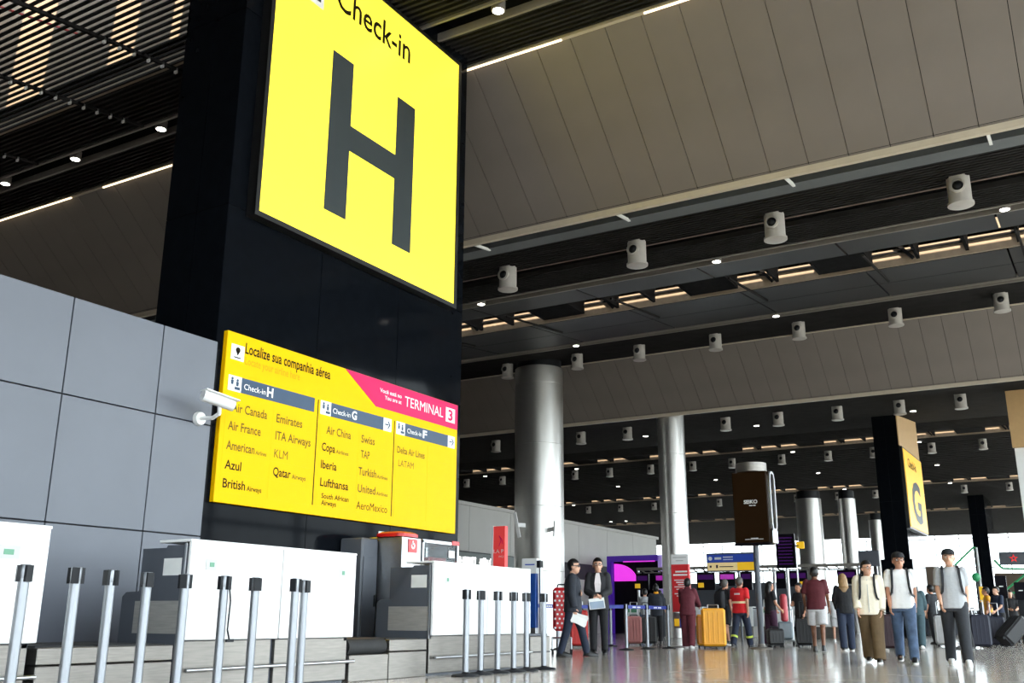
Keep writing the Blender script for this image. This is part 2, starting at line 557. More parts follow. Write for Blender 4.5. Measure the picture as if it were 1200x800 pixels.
# hanger rails with pale clips across the slats, near bay and the bay behind the bulkhead
for y in [i * 3.35 - 2.6 for i in range(12)]:
    MB().bar((16.45, y, zc(16.45) - 0.05), (17.2, y, zc(17.2) - 0.03), 0.05).build('hanger_clip', 'clip_white', ceiling)
    MB().bar((23.5, y, zc(23.5) - 0.04), (27.0, y, zc(27.0) - 0.03), 0.05).build('hanger_rail', 'slat_black', ceiling)
clip = MB().box(0, 0.035, -0.03, 0.03, -0.08, 0.03).mesh('hanger_clip', 'clip_white')
for y in (10.9, 13.4, 16.0, 19.5):
    MB().bar((3.5, y, zc(3.5) - 0.02), (11.9, y, zc(11.9) - 0.02), 0.06).build('hanger_rail', 'slat_black', ceiling)
    for i in range(9):
        xx = 9.0 + i * 0.3
        put('hanger_clip', clip, ceiling, (xx, y, zc(xx) - 0.02))
# a few roof pipes glimpsed through the open slats
for yy, m in ((14.6, 'red_plastic'),):
    MB().bar((3, 16.2, 10.3), (9.5, 14.9, 10.9), 0.03).build('sprinkler_pipe', m, ceiling)

def bulkhead(name, label, xt, zt, xb, zb, pitch, y0, y1, led):
    root = thing(name, None, None, (xt, 0, zb), kind='structure')
    d = Vector((xb - xt, 0, zb - zt)); L = d.length; u = d.normalized(); n = Vector((u.z, 0, -u.x))
    if n.z > 0: n = -n
    w = pitch - 0.012
    me = MB()
    c = Vector((xt, 0, zt)) - Vector((xt, 0, zb)) + d / 2
    me.obox(c - n * 0.02, u * (L / 2), Vector((0, w / 2, 0)), n * 0.02)
    me = me.mesh('panel', 'bulkhead')
    i = 0
    y = y0
    while y < y1:
        put('panel', me, root, (0, y, 0)); y += pitch
    MB().bar((xb + 0.02, y0, zb - 0.05), (xb + 0.02, y1, zb - 0.05), 0.10, 0.12).build('bottom_lip', 'bulkhead_trim', root)
    MB().bar((xt - 0.03, y0, zt + 0.02), (xt - 0.03, y1, zt + 0.02), 0.08, 0.10).build('top_lip', 'bulkhead_trim', root)
    for a, b in led:
        MB().bar((xt - 0.05, a, zt - 0.05), (xt - 0.05, b, zt - 0.05), 0.03, 0.03).build('light_strip', 'cove_led', root)
    return root
bulkhead('wall_near_bulkhead', '', X1T, Z1T, X1B, Z1B, 0.69, -5.7, 34, [(3.5, 5.6), (7.2, 9.8), (16.6, 19.8), (21.0, 25.0)])
bulkhead('wall_far_bulkhead', '', X2T, Z2T, X2B, Z2B, 0.69, -5.7, 44, [])

# side facade of glass to the right of the camera (seen mirrored in the black tower)
def facade_y(name, yy, x0, x1, zt, pitch, rows):
    root = thing(name, None, None, (x0, yy, 0), kind='structure')
    fr = MB()
    n = int(round((x1 - x0) / pitch))
    for i in range(n + 1):
        x = x0 + i * pitch
        fr.box(x - .06, x + .06, yy - .12, yy + .12, 0, zt)
    zs = [0.0] + [zt * (k + 1) / rows for k in range(rows)]
    for z in zs: fr.box(x0, x1, yy - .1, yy + .1, max(0, z - .06), z + .06)
    fr.build('frame', 'mullion', root)
    for k in range(rows):
        me = MB().box(0.06, pitch - .06, -.01, .01, zs[k] + .06, zs[k+1] - .06).mesh('pane', 'glass')
        for i in range(n):
            put('pane', me, root, (i * pitch, 0, 0))
    return root
facade_y('window_1', YLO - 0.1, -14, 122, 10.8, 4.0, 3)
# far end facade
root = thing('window_2', None, None, (122, YLO, 0), kind='structure')
fr = MB()
for i in range(27):
    y = YLO + i * 2.5
    fr.box(121.9, 122.1, y - .05, y + .05, 0, 10.6)
for z in (0.05, 3.2, 6.4, 9.6): fr.box(121.92, 122.08, YLO, YHI, z - .05, z + .05)
fr.build('frame', 'mullion_far', root)
for k, (z0, z1) in enumerate(((0.1, 3.15), (3.25, 6.35), (6.45, 9.55))):
    me = MB().box(-.01, .01, 0.05, 2.45, z0, z1).mesh('pane', 'glass')
    for i in range(26): put('pane', me, root, (0, i * 2.5, 0))
wl = MB().box(-14, 122, YHI, YHI + .3, 0, 11).build('wall_left', 'back_wall'); wl['kind'] = 'structure'
# glazed back end behind the camera
root = thing('window_3', None, None, (-14, YLO, 0), kind='structure')
fr = MB()
for i in range(4):
    fr.box(-14.1, -13.9, YLO + i * 4 - .07, YLO + i * 4 + .07, 0, 6.95)
for z in (.06, 3.4, 6.85): fr.box(-14.08, -13.92, YLO, 6.0, z - .06, z + .06)
fr.build('frame', 'mullion', root)
for z0, z1 in ((.12, 3.34), (3.46, 6.79)):
    me = MB().box(-.01, .01, .07, 3.93, z0, z1).mesh('pane', 'glass')
    for i in range(3): put('pane', me, root, (0, i * 4, 0))

wb = MB().box(-14.3, -14, 6.0, YHI, 0, 8).build('wall_back', 'back_wall'); wb['kind'] = 'structure'
# low wall of the shop block on the left, beyond the tower
root = thing('wall_shops', None, None, (14, 22, 0), kind='structure')
MB().box(14, 53.4, 22.04, 22.6, 0, 5.0).build('core', 'joint_dark', root)
for (za, zb_) in ((3.25, 5.06),):
    me = MB().box(0.01, 3.24, 21.98 - 22, 22.06 - 22, za, zb_).mesh('panel', 'shop_wall')
    for i in range(12): put('panel', me, root, (i * 3.25 + .2, 0, 0))
me = MB().box(0.01, 3.24, -.02, .06, 0, 2.5).mesh('panel', 'shop_wall')
for i in range(12): put('panel', me, root, (i * 3.25 + .2, 0, 0))
MB().box(14, 40.5, 21.9, 22.06, 2.5, 3.2).build('sign_strip', 'shop_strip', root)
MB().box(14, 53.4, 21.9, 22.7, 5.06, 5.2).build('coping', 'shop_wall', root)
# ------------------------------------------------------------------ grey panel wall behind the check-in desks
YT = 9.0
root = thing('wall_check_in', None, None, (8.08, YT, 0), kind='structure')
MB().box(-6.0, 8.08, YT - 0.01, YT + 0.35, 0, 3.86).build('core', 'joint_dark', root)
xe = [8.07, 7.255] + [7.255 - 1.175 * i for i in range(1, 12)]
ze = [0.0, 0.25, 1.546, 2.84, 3.88]
for i in range(len(xe) - 1):
    for k in range(len(ze) - 1):
        MB().cbox(xe[i+1] + .007, xe[i] - .007, YT - 0.05, YT + 0.0, ze[k] + .007, ze[k+1] - .007, 0.003).build('panel', 'wall_panel', root)

# ------------------------------------------------------------------ black sign towers
def pictogram(parent, x0, x1, z0, z1, y, kind, dark='sign_text'):
    # white square with a small dark pictogram, on a face that looks towards -Y
    w = x1 - x0; h = z1 - z0
    p = MB().box(x0, x1, y - .006, y, z0, z1).build('pictogram_plate', 'white_plain', parent)
    m = MB()
    def disc(cx, cz, r, n=14):
        m.prism([(x0 + w * cx + r * w * math.cos(2*math.pi*i/n), z0 + h * cz + r * w * math.sin(2*math.pi*i/n)) for i in range(n)], 'y', y - .010, y - .006)
    def poly(pts): m.prism([(x0 + w * a, z0 + h * b) for a, b in pts], 'y', y - .010, y - .006)
    if kind == 'pin':
        disc(.5, .66, .17); poly([(.35, .60), (.65, .60), (.5, .3)])
        poly([(.2, .2), (.8, .2), (.7, .13), (.3, .13)])
    elif kind == 'people':
        disc(.28, .80, .08); poly([(.18, .70), (.38, .70), (.36, .42), (.20, .42)])
        disc(.68, .74, .08); poly([(.58, .64), (.78, .64), (.76, .36), (.60, .36)])
        poly([(.5, .3), (.9, .3), (.9, .12), (.5, .12)])
    elif kind == 'arrow':
        poly([(.2, .45), (.6, .45), (.6, .55), (.2, .55)]); poly([(.5, .78), (.62, .78), (.85, .5), (.62, .22), (.5, .22), (.72, .5)])
    elif kind == 'flame':
        poly([(.2, .15), (.8, .15), (.8, .3), (.62, .3), (.62, .75), (.38, .75), (.38, .3), (.2, .3)]); disc(.5, .8, .12)
    m.build('pictogram', dark, p)
    return p

def tower(label, x0, x1, y0, y1, ztop, ped=None):
    root = thing('sign_tower', label, 'tower', (x0, y0, 0))
    MB().box(x0 + .02, x1 - .02, y0 + .02, y1 - .02, 0, ztop).build('core', 'black_joint', root)
    nx = 3; dx = (x1 - x0) / nx; zz = 0; hs = 2.86; k = 0
    while zz < ztop - .1:
        z2 = min(ztop, zz + hs)
        for i in range(nx):
            MB().cbox(x0 + i*dx + .004, x0 + (i+1)*dx - .004, y0, y0 + .03, zz + .004, z2 - .004, .003).build('cladding_panel', 'black_gloss', root)
        dy = (y1 - y0) / 2
        for i in range(2):
            MB().cbox(x0, x0 + .03, y0 + i*dy + .004, y0 + (i+1)*dy - .004, zz + .004, z2 - .004, .003).build('cladding_panel', 'black_gloss', root)
            MB().cbox(x1 - .03, x1, y0 + i*dy + .004, y0 + (i+1)*dy - .004, zz + .004, z2 - .004, .003).build('cladding_panel', 'black_gloss', root)
        zz = z2
    if ped:
        MB().cbox(x0 - .25, x1 + .25, y0 - .12, y1 + .12, 0, ped, .02).build('pedestal', 'black_gloss', root)
    return root
tower('tall glossy black tower carrying the big yellow H sign', 8.08, 13.47, YT, 10.16, 13.0)
g_t = tower('glossy black tower carrying the yellow G sign in the distance', 46.0, 51.4, 7.3, 8.35, 10.3, ped=3.22)
tower('farthest slim black tower to the right of the G tower', 84.0, 89.4, 7.56, 8.7, 10.2)

# big lit H sign
YS = 8.85
root = thing('check_in_sign', 'big backlit yellow Check-in H sign on the black tower', 'sign', (10.71, YS, 5.65))
MB().box(8.38, 13.04, YS + .01, YT, 5.65, 10.30).build('housing', 'sign_black', root)
fr = MB()
fr.box(8.38, 8.45, YS - .015, YS + .03, 5.65, 10.30); fr.box(12.97, 13.04, YS - .015, YS + .03, 5.65, 10.30)
fr.box(8.45, 12.97, YS - .015, YS + .03, 5.65, 5.72); fr.box(8.45, 12.97, YS - .015, YS + .03, 10.235, 10.30)
fr.build('frame', 'sign_black', root)
face = MB().box(8.45, 12.97, YS, YS + .02, 5.72, 10.235).build('face', 'sign_yellow_lit', root)
h = MB()
h.prism([(9.67, 6.21), (10.14, 6.21), (10.14, 7.31), (11.24, 7.31), (11.24, 6.21), (11.715, 6.21), (11.715, 8.75), (11.24, 8.75), (11.24, 7.715), (10.14, 7.715), (10.14, 8.75), (9.67, 8.75)], 'y', YS - .006, YS)
h.build('letter', 'sign_grey', root)
text('Check-in', root, 'sign_text', (9.68, YS - .004, 9.50), (1, 0, 0), 0.42, 1.85, off=0.012)
pictogram(root, 8.75, 9.40, 9.264, 9.95, YS, 'people', 'sign_grey')

# airline locator board
YL = 8.93
root = thing('airline_board', 'wide yellow airline locator board low on the black tower', 'sign', (10.74, YL, 1.957))
MB().cbox(8.19, 13.28, YL, YT, 1.957, 4.055, .004).build('board', 'sign_yellow', root)
T = [("Localize sua companhia aérea", 8.497, 3.83, 10.1, .125, 'sign_text'), ("Locate your airline here", 8.504, 3.69, 9.499, .09, 'sign_yellow_fade'),
("Air Canada", 8.356, 3.07, 8.954, .10, 'sign_text_worn'), ("Air France", 8.314, 2.84, 8.863, .10, 'sign_text_worn'), ("American", 8.314, 2.60, 8.782, .10, 'sign_text_worn'), ("Airlines", 8.80, 2.60, 8.988, .045, 'sign_text_worn'), ("Azul", 8.314, 2.364, 8.582, .10, 'sign_text'), ("British", 8.307, 2.14, 8.671, .10, 'sign_text'), ("Airways", 8.70, 2.14, 8.948, .055, 'sign_text'),
("Emirates", 9.12, 3.065, 9.602, .10, 'sign_text_worn'), ("ITA Airways", 9.123, 2.842, 9.784, .10, 'sign_text_worn'), ("KLM", 9.124, 2.61, 9.369, .10, 'sign_text_worn'), ("Qatar", 9.126, 2.38, 9.446, .10, 'sign_text'), ("Airways", 9.47, 2.38, 9.729, .055, 'sign_text_worn'),
("Air China", 10.082, 3.07, 10.599, .10, 'sign_text_worn'), ("Copa", 10.01, 2.83, 10.282, .10, 'sign_text'), ("Airlines", 10.30, 2.83, 10.567, .045, 'sign_text_worn'), ("Iberia", 10.01, 2.592, 10.332, .10, 'sign_text'), ("Lufthansa", 10.017, 2.353, 10.598, .10, 'sign_text'), ("South African", 10.056, 2.195, 10.619, .06, 'sign_text'), ("Airways", 10.06, 2.105, 10.36, .06, 'sign_text'),
("Swiss", 10.831, 3.065, 11.137, .10, 'sign_text_worn'), ("TAP", 10.834, 2.846, 11.036, .10, 'sign_text_worn'), ("Turkish", 10.80, 2.60, 11.205, .10, 'sign_text_worn'), ("Airlines", 11.22, 2.60, 11.472, .045, 'sign_text_worn'), ("United", 10.804, 2.358, 11.201, .10, 'sign_text_worn'), ("Airlines", 11.221, 2.358, 11.488, .045, 'sign_text_worn'), ("AeroMexico", 10.79, 2.121, 11.49, .10, 'sign_text'),
("Delta Air Lines", 11.677, 3.04, 12.381, .09, 'sign_text_worn'), ("LATAM", 11.717, 2.842, 12.102, .09, 'sign_text_worn')]
for s, x, z, x2, hh, m in T:
    text(s, root, m, (x, YL - .004, z), (1, 0, 0), hh * 1.08, x2 - x, off=0.017)
pictogram(root, 8.264, 8.48, 3.71, 3.905, YL, 'pin')
for xi, xb_, xe_, arrow, letter, lx, tx in ((8.259, 8.475, 9.814, None, 'H', 8.915, 8.52), (9.937, 10.15, 11.32, (11.32, 11.512), 'G', 10.592, 10.19), (11.634, 11.85, 13.006, (13.006, 13.204), 'F', 12.31, 11.905)):
    pictogram(root, xi, xb_, 3.318, 3.51, YL, 'people', 'sign_bluegrey')
    MB().box(xb_, xe_, YL - .006, YL, 3.318, 3.51).build('header_band', 'sign_bluegrey', root)
    text('Check-in', root, 'white_plain', (tx, YL - .009, 3.372), (1, 0, 0), .072, .37, off=0.0)
    text(letter, root, 'white_plain', (lx, YL - .009, 3.362), (1, 0, 0), .115, .11, off=0.03)
    if arrow: pictogram(root, arrow[0], arrow[1], 3.318, 3.51, YL, 'arrow', 'sign_bluegrey')
MB().prism([(10.413, 4.05), (13.275, 4.05), (13.275, 3.64), (11.13, 3.64)], 'y', YL - .006, YL).build('terminal_band', 'sign_pink', root)
text('TERMINAL', root, 'white_plain', (11.82, YL - .009, 3.775), (1, 0, 0), .155, 1.03, off=0.012)
text('Você está no', root, 'white_plain', (11.202, YL - .009, 3.875), (1, 0, 0), .06, .53, off=0.012)
text('You are at', root, 'white_plain', (11.323, YL - .009, 3.785), (1, 0, 0), .06, .41, off=0.012)
pp = MB().box(12.93, 13.19, YL - .009, YL, 3.73, 3.965).build('number_plate', 'white_plain', root)
text('3', pp, 'sign_pink', (12.99, YL - .013, 3.765), (1, 0, 0), .165, .13, off=0.03)
for xd in (9.89, 11.59):
    MB().box(xd - .008, xd + .008, YL - .004, YL, 2.085, 3.505).build('divider', 'sign_text', root)
for x0, x1, zs in ((8.26, 9.0, 3.02), (9.06, 9.83, 3.02), (9.97, 10.7, 3.02), (10.78, 11.52, 3.02), (11.64, 12.4, 3.02), (12.46, 13.2, 3.02)):
    for k in range(5):
        MB().box(x0, x1, YL - .002, YL, 2.08 + k * .238, 2.08 + k * .238 + .228).build('name_strip', 'sign_yellow', root)

# G sign on the distant tower
root = thing('check_in_sign', 'yellow sign with a dark G on the distant black tower', 'sign', (48.5, 7.15, 4.55))
MB().box(46.1, 51.1, 7.18, 7.3, 4.55, 8.15).build('housing', 'sign_black', root)
MB().box(46.2, 51.0, 7.15, 7.18, 4.63, 8.07).build('face', 'orange_sign', root)
text('G', root, 'sign_grey', (47.3, 7.14, 5.0), (1, 0, 0), 1.75, 2.4, off=0.03)
text('Check-in', root, 'sign_text', (47.0, 7.14, 7.35), (1, 0, 0), 0.4, 2.2, off=0.01)
MB().box(46.0, 51.4, 7.26, 7.3, 8.2, 10.2).build('upper_panel', 'tan_panel', root)

# surveillance camera on the grey wall
root = thing('surveillance_camera', 'white bullet surveillance camera on the grey wall beside the yellow board', 'camera', (7.87, 8.95, 2.9))
MB().cone((7.87, 8.955, 2.89), (7.87, 8.90, 2.89), .085, .075, 20).build('wall_plate', 'white_plain', root, smooth=True)
MB().tube([(7.87, 8.9, 2.89), (7.88, 8.72, 2.88), (7.88, 8.62, 2.92), (7.84, 8.58, 3.0)], .024, 10).build('bracket', 'white_plain', root, smooth=True)
b = MB().cone((7.62, 8.63, 3.09), (7.99, 8.52, 3.02), .066, .066, 18).build('body', 'white_plain', root, smooth=True)
vv = MB(); vv.obox((7.83, 8.565, 3.118), (.2, -.06, -.038), (.02, .075, 0), (0, 0, .006)); vv.build('sun_visor', 'white_plain', root)
MB().cone((7.989, 8.52, 3.02), (8.0, 8.517, 3.018), .052, .052, 16).build('lens', 'black_plastic', b)

# fire notice, slim dark cabinet, red-topped showcase at the foot of the tower
root = thing('fire_sign', 'small red and white fire equipment sign on the black tower', 'sign', (11.52, 8.99, 1.66))
MB().box(11.40, 11.64, 8.985, 9.0, 1.66, 1.86).build('plate', 'white_plain', root)
pic = MB().box(11.425, 11.615, 8.98, 8.985, 1.685, 1.835).build('field', 'red_plastic', root)
m = MB(); m.prism([(11.48, 1.71), (11.56, 1.71), (11.56, 1.79), (11.54, 1.81), (11.50, 1.81), (11.48, 1.79)], 'y', 8.976, 8.98); m.build('symbol', 'white_plain', pic)
root = thing('hose_cabinet', 'slim dark grey cabinet standing against the tower below the fire sign', 'cabinet', (10.9, 8.6, 0))
MB().cbox(10.56, 10.91, 8.6, 8.99, 0, 1.70, .02).build('body', 'anthracite', root)
MB().cbox(10.59, 10.88, 8.585, 8.6, .1, 1.45, .004).build('door', 'anthracite', root)
MB().box(10.83, 10.85, 8.565, 8.585, .8, .95).build('handle', 'black_plastic', root)

root = thing('display_kiosk', 'grey kiosk with glass showcase and red rounded top behind the right counter', 'kiosk', (11.6, 8.2, 0))
MB().cbox(10.93, 11.36, 8.2, 8.8, 0, 1.73, .015).build('side_panel', 'aluminium', root)
MB().rings([(11.13, 8.45, 1.73, .22, .26), (11.13, 8.45, 1.775, .22, .26), (11.13, 8.45, 1.80, .18, .2)], 20, 4).build('top_cap', 'red_plastic', root, smooth=True)
lp = MB().box(11.05, 11.25, 8.19, 8.2, 1.52, 1.70).build('logo_plate', 'red_plastic', root)
m = MB()
for k in range(14):
    a0, a1 = 2*math.pi*k/14, 2*math.pi*(k+1)/14
    m.prism([(11.15 + .045*math.cos(a0), 1.61 + .045*math.sin(a0)), (11.15 + .045*math.cos(a1), 1.61 + .045*math.sin(a1)), (11.15 + .022*math.cos(a1), 1.61 + .022*math.sin(a1)), (11.15 + .022*math.cos(a0), 1.61 + .022*math.sin(a0))], 'y', 8.186, 8.19)
m.prism([(11.11, 1.62), (11.13, 1.62), (11.16, 1.68), (11.14, 1.68)], 'y', 8.186, 8.19)
m.build('logo', 'white_plain', lp)
MB().cbox(11.38, 12.3, 8.2, 8.8, 0, 1.15, .01).build('base', 'aluminium', root)
fr = MB()
for x in (11.39, 12.26): fr.box(x, x + .04, 8.2, 8.24, 1.15, 1.71)
for x in (11.39, 12.26): fr.box(x, x + .04, 8.76, 8.8, 1.15, 1.71)
fr.box(11.39, 12.30, 8.2, 8.8, 1.68, 1.72)
fr.build('frame', 'aluminium', root)
MB().box(11.43, 12.26, 8.215, 8.225, 1.15, 1.68).build('pane', 'showcase_glass', root)
MB().box(11.43, 12.26, 8.77, 8.78, 1.15, 1.68).build('back', 'screen_black', root)
sh = MB().box(11.43, 12.26, 8.3, 8.7, 1.38, 1.39).build('shelf', 'aluminium', root)
MB().cbox(11.75, 12.2, 8.35, 8.6, 1.39, 1.5, .01).build('goods', 'red_plastic', root)
MB().cbox(11.5, 11.6, 8.35, 8.5, 1.39, 1.56, .01).build('goods', 'white_plain', root)
MB().box(12.05, 12.2, 8.205, 8.21, 1.5, 1.6).build('notice', 'white_plain', root)
MB().box(12.12, 12.30, 8.19, 8.2, 1.68, 1.74).build('tag', 'red_plastic', root)

# ------------------------------------------------------------------ check-in counters
YC = 7.0
def counter(label, x0, x1, split, badges, rail=True, side=True):
    root = thing('check_in_counter', label, 'counter', ((x0 + x1) / 2, YC, 0))
    for a, b in ((x0, split), (split, x1)):
        MB().cbox(a + .010, b - .010, YC, YC + .04, .457, 1.30, .006).build('front_panel', 'white_laminate', root)
    MB().cbox(x0 - .0, x1 + .0, YC + .0, YC + .42, 1.30, 1.325, .005).build('top_shelf', 'white_laminate', root)
    # steel plinth
    for a, b in ((x0, split), (split, x1)):
        MB().cbox(a + .01, b - .045 - .004, YC + .05, YC + .09, 0.03, .45, .004).build('plinth_panel', 'brushed_steel', root)
    MB().box(x0 + .01, x1 - .05, YC + .09, YC + .75, 0, .45).build('carcass', 'anthracite', root)
    MB().box(x0 + .06, x1 - .05, YC + .05, YC + .7, .45, 1.26).build('back_box', 'anthracite', root)
    if rail:
        rr = MB().cone((x0 + .05, YC - .015, .205), (x1, YC - .015, .215), .017, .017, 10).build('bumper_rail', 'aluminium', root, smooth=True)
        br = MB()
        for x in (x0 + .3, split, x1 - .3): br.cone((x, YC - .015, .205), (x, YC + .05, .205), .01, .01, 8)
        br.build('bracket', 'aluminium', rr)
    prof = [(YC + .05, .42), (YC + .05, 1.275), (YC + .30, 1.275), (YC + .34, 1.22), (YC + .60, .90), (YC + .64, .875), (YC + .80, .87), (YC + .85, .83), (YC + .85, .42)]
    sp = MB().prism(prof, 'x', x0 + .0, x0 + .05).build('side_panel', 'anthracite', root)
    MB().box(x0 - .006, x0, YC + .07, YC + .66, .51, .79).build('kick_plate', 'lightened_steel', sp)
    MB().box(x0 - .004, x0, YC + .10, YC + .33, 1.01, 1.16).build('notice', 'paper', sp)
    MB().box(x0 - .012, x0 + .0, YC + .045, YC + .065, .42, 1.29).build('edge_strip', 'aluminium', sp)
    MB().prism(prof, 'x', x1 - .1, x1 - .05).build('side_panel', 'anthracite', root)
    for bx_, w in badges:
        bd = MB().box(bx_ - w/2, bx_ + w/2, YC - .006, YC, 1.06, 1.16).build('badge', 'suit_grey', root)
        MB().box(bx_ - w*.15, bx_ + w*.25, YC - .009, YC - .006, 1.09, 1.13).build('badge_mark', 'green_led', bd)
    return root
counter('white check-in counter cut off by the left edge of the photo', 2.5, 4.83, 3.67, [(4.48, .2)])
counter('white check-in counter below the yellow board, between the two conveyor gaps', 6.21, 8.52, 7.39, [(6.46, .13), (8.29, .1)])
counter('white check-in counter nearest the two men in suits', 9.97, 12.34, 11.20, [(10.26, .1)])
# steel side box at the end of the right counter
root = thing('side_cabinet', 'low brushed steel cabinet at the end of the right counter', 'cabinet', (12.65, 7.05, 0))
MB().cbox(12.42, 12.98, 7.05, 7.6, 0, .42, .01).build('body', 'brushed_steel', root)
MB().box(12.43, 12.97, 7.04, 7.05, .2, .215).build('seam', 'joint_dark', root)
MB().cbox(12.44, 12.96, 7.08, 7.56, .42, .45, .008).build('top', 'anthracite', root)

def conveyor(label, x0, x1, y0, y1, roller, plate):
    root = thing('weigh_conveyor', label, 'conveyor', ((x0 + x1) / 2, y0, 0))
    MB().cbox(x0, x1, y0, y1, 0.0, .27 if roller else .285, .006).build('lower_box', 'brushed_steel', root)
    if roller:
        MB().box(x0 + .01, x1 - .01, y0 + .1, y1, .27, .42).build('belt_bed', 'rubber', root)
        MB().cone((x0 + .01, y0 + .1, .35), (x1 - .01, y0 + .1, .35), .085, .085, 18).build('belt_roller', 'rubber', root, smooth=True)
        MB().box(x0, x1, y0 + .12, y1, .42, .435).build('belt', 'wood_edge', root)
    else:
        MB().cbox(x0, x1, y0, y1, .295, .42, .006).build('upper_box', 'brushed_steel', root)
        MB().box(x0 + .03, x1 - .03, y0 + .08, y1, .42, .43).build('belt', 'rubber', root)
    if plate:
        MB().cbox(plate[0], plate[1], y1 - .25, y1 - .2, .5, .80, .004).build('back_plate', 'lightened_steel', root)
        MB().box(plate[0] + .05, plate[1] - .05, y1 - .2, y1, .43, .78).build('hood', 'anthracite', root)
    return root
conveyor('steel weighing conveyor beside the cut-off left counter', 4.87, 5.44, 7.05, 8.2, False, (5.05, 5.43))
conveyor('steel weighing conveyor against the dark side of the middle counter', 5.46, 6.16, 7.05, 8.2, False, None)
conveyor('conveyor with black belt roller at the right end of the middle counter', 8.53, 9.2, 7.05, 8.4, True, None)
conveyor('steel weighing conveyor against the dark side of the right counter', 9.22, 9.93, 7.05, 8.4, False, None)

# ------------------------------------------------------------------ stanchions
def make_stanchion():
    root = thing('stanchion', '', 'stanchion')
    MB().lathe([(.165, 0), (.165, .012), (.15, .022), (.05, .034), (.032, .05)], n=24).build('base', 'black_plastic', root, smooth=True, local=True)
    MB().lathe([(.037, .05), (.037, .985)], n=18).build('post', 'steel_post', root, smooth=True, local=True)
    MB().lathe([(.0375, .90), (.039, .905), (.039, .98), (.034, .99)], n=18).build('head', 'steel_post', root, smooth=True, local=True)
    for k in range(3):
        a = k * 2 * math.pi / 3 + 0.6
        c = Vector((math.cos(a) * .040, math.sin(a) * .040, .93)); r = Vector((math.cos(a), math.sin(a), 0)); t = Vector((-r.y, r.x, 0))
        MB().obox(c, r * .012, t * .026, (0, 0, .055)).build('belt_clip', 'black_plastic', root, local=True)
    return root
ORD = ['first', 'second', 'third', 'fourth', 'fifth', 'sixth', 'seventh', 'eighth', 'ninth', 'tenth', 'eleventh', 'twelfth']
stan = make_stanchion()
first = True
def stanchion(x, y, rz, label, group):
    global first
    o = stan if first else copy_tree(stan)
    first = False
    move(o, (x, y, 0), rz)
    o['label'] = label; o['group'] = group
    return o
LEFT = [(4.2, 6.33), (4.59, 6.32), (4.96, 6.42), (5.36, 6.50), (5.72, 6.48), (6.1, 6.43), (6.48, 6.45), (6.79, 6.27), (7.12, 6.46)]
for i, (x, y) in enumerate(LEFT):
    stanchion(x, y, i * 1.3, 'grey belt stanchion, %s from the left edge of the photo' % ORD[i], 'stanchions before the left and middle counters')
RIGHT = [(10.18, 6.66), (10.6, 6.72), (10.98, 6.71), (11.36, 6.70), (11.74, 6.73), (12.18, 6.71)]
for i, (x, y) in enumerate(RIGHT):
    stanchion(x, y, .4 + i * .9, 'grey belt stanchion, %s from the left before the right counter' % ORD[i], 'stanchions before the right counter')
hang = MB().tube([(6.12, 6.39, .9), (6.135, 6.38, .78), (6.13, 6.385, .55), (6.15, 6.375, .47)], .008, 6)
hang.obox((6.155, 6.375, .465), (.04, 0, 0), (0, .008, 0), (0, 0, .012))
tag(hang.build('loose_belt', 'black_plastic'), 'black loose belt end hanging from a stanchion before the middle counter', 'belt')

QUEUE = [(18.81, 10.75), (20.93, 9.43), (21.85, 9.32), (22.84, 9.2), (23.64, 11.08), (20.18, 10.76)]
QL = ['belt stanchion behind the end of the right counter', 'belt stanchion just right of the man holding papers at his waist', 'belt stanchion second to the right of the man in black suit', 'belt stanchion beside the red standing banner', 'belt stanchion behind the man in black suit', 'belt stanchion behind the man with sunglasses']
for (x, y), l in zip(QUEUE, QL): stanchion(x, y, .3, l, 'stanchions of the blue queue line')
for (a, b), l in zip(((0, 1), (1, 2), (2, 3)), ('long blue queue belt passing behind the two men in suits', 'short blue queue belt between the two stanchions right of the suits', 'blue queue belt ending at the red standing banner')):
    pa, pb = Vector((*QUEUE[a], .93)), Vector((*QUEUE[b], .93))
    d = (pb - pa).normalized() * .04
    bt = MB(); mid = (pa + pb) / 2 - Vector((0, 0, .012 * (pb - pa).length / 2))
    bt.bar(pa + d, mid, .004, .075); bt.bar(mid, pb - d, .004, .075)
    root = thing('queue_belt', l, 'belt', tuple(pa), group='blue queue belts')
    bt.build('webbing', 'belt_blue', root)
    n = max(1, int((pb - pa).length / 1.0))
    mk = MB()
    s = (pb - pa).normalized(); nrm = Vector((s.y, -s.x, 0)) if (s.y * -1) < 0 else Vector((-s.y, s.x, 0))
    if nrm.dot(Vector((-1, -.5, 0))) < 0: nrm = -nrm
    for k in range(n):
        c = pa.lerp(pb, (k + .5) / n) - Vector((0, 0, .008)) + nrm * .006
        for j in range(-3, 4):
            if j == 0: continue
            mk.obox(c + s * (.05 * j), s * .018, nrm * .002, (0, 0, .014))
    mk.build('print', 'white_plain', root)

# ------------------------------------------------------------------ steel columns
def column(label, x, y, d, ztop, seg=2.3, collar=True):
    root = thing('column', label, 'column', (x, y, 0), group='round brushed steel columns')
    z = 0
    while z < ztop - .05:
        z2 = min(ztop, z + seg)
        MB().lathe([(d/2 - .012, z), (d/2, z + .012), (d/2, z2 - .012), (d/2 - .012, z2)], (x, y, 0), 48).build('shaft_ring', 'column_steel', root, smooth=True)
        z = z2
    if collar:
        MB().lathe([(d/2 - .06, ztop), (d/2 - .06, ztop + .5)], (x, y, 0), 32).build('collar', 'black_plastic', root, smooth=True)
    return root
column('thick steel column just right of the black H tower', 32.0, 17.8, 1.83, 9.85)
column('slimmer steel column behind the red standing banner', 36.4, 14.25, 1.06, 8.5)
column('far steel column beside the flight screen', 66.0, 16.43, 1.62, 8.35)
column('far steel column behind the woman in the cream jacket', 67.0, 14.2, 1.1, 8.35)
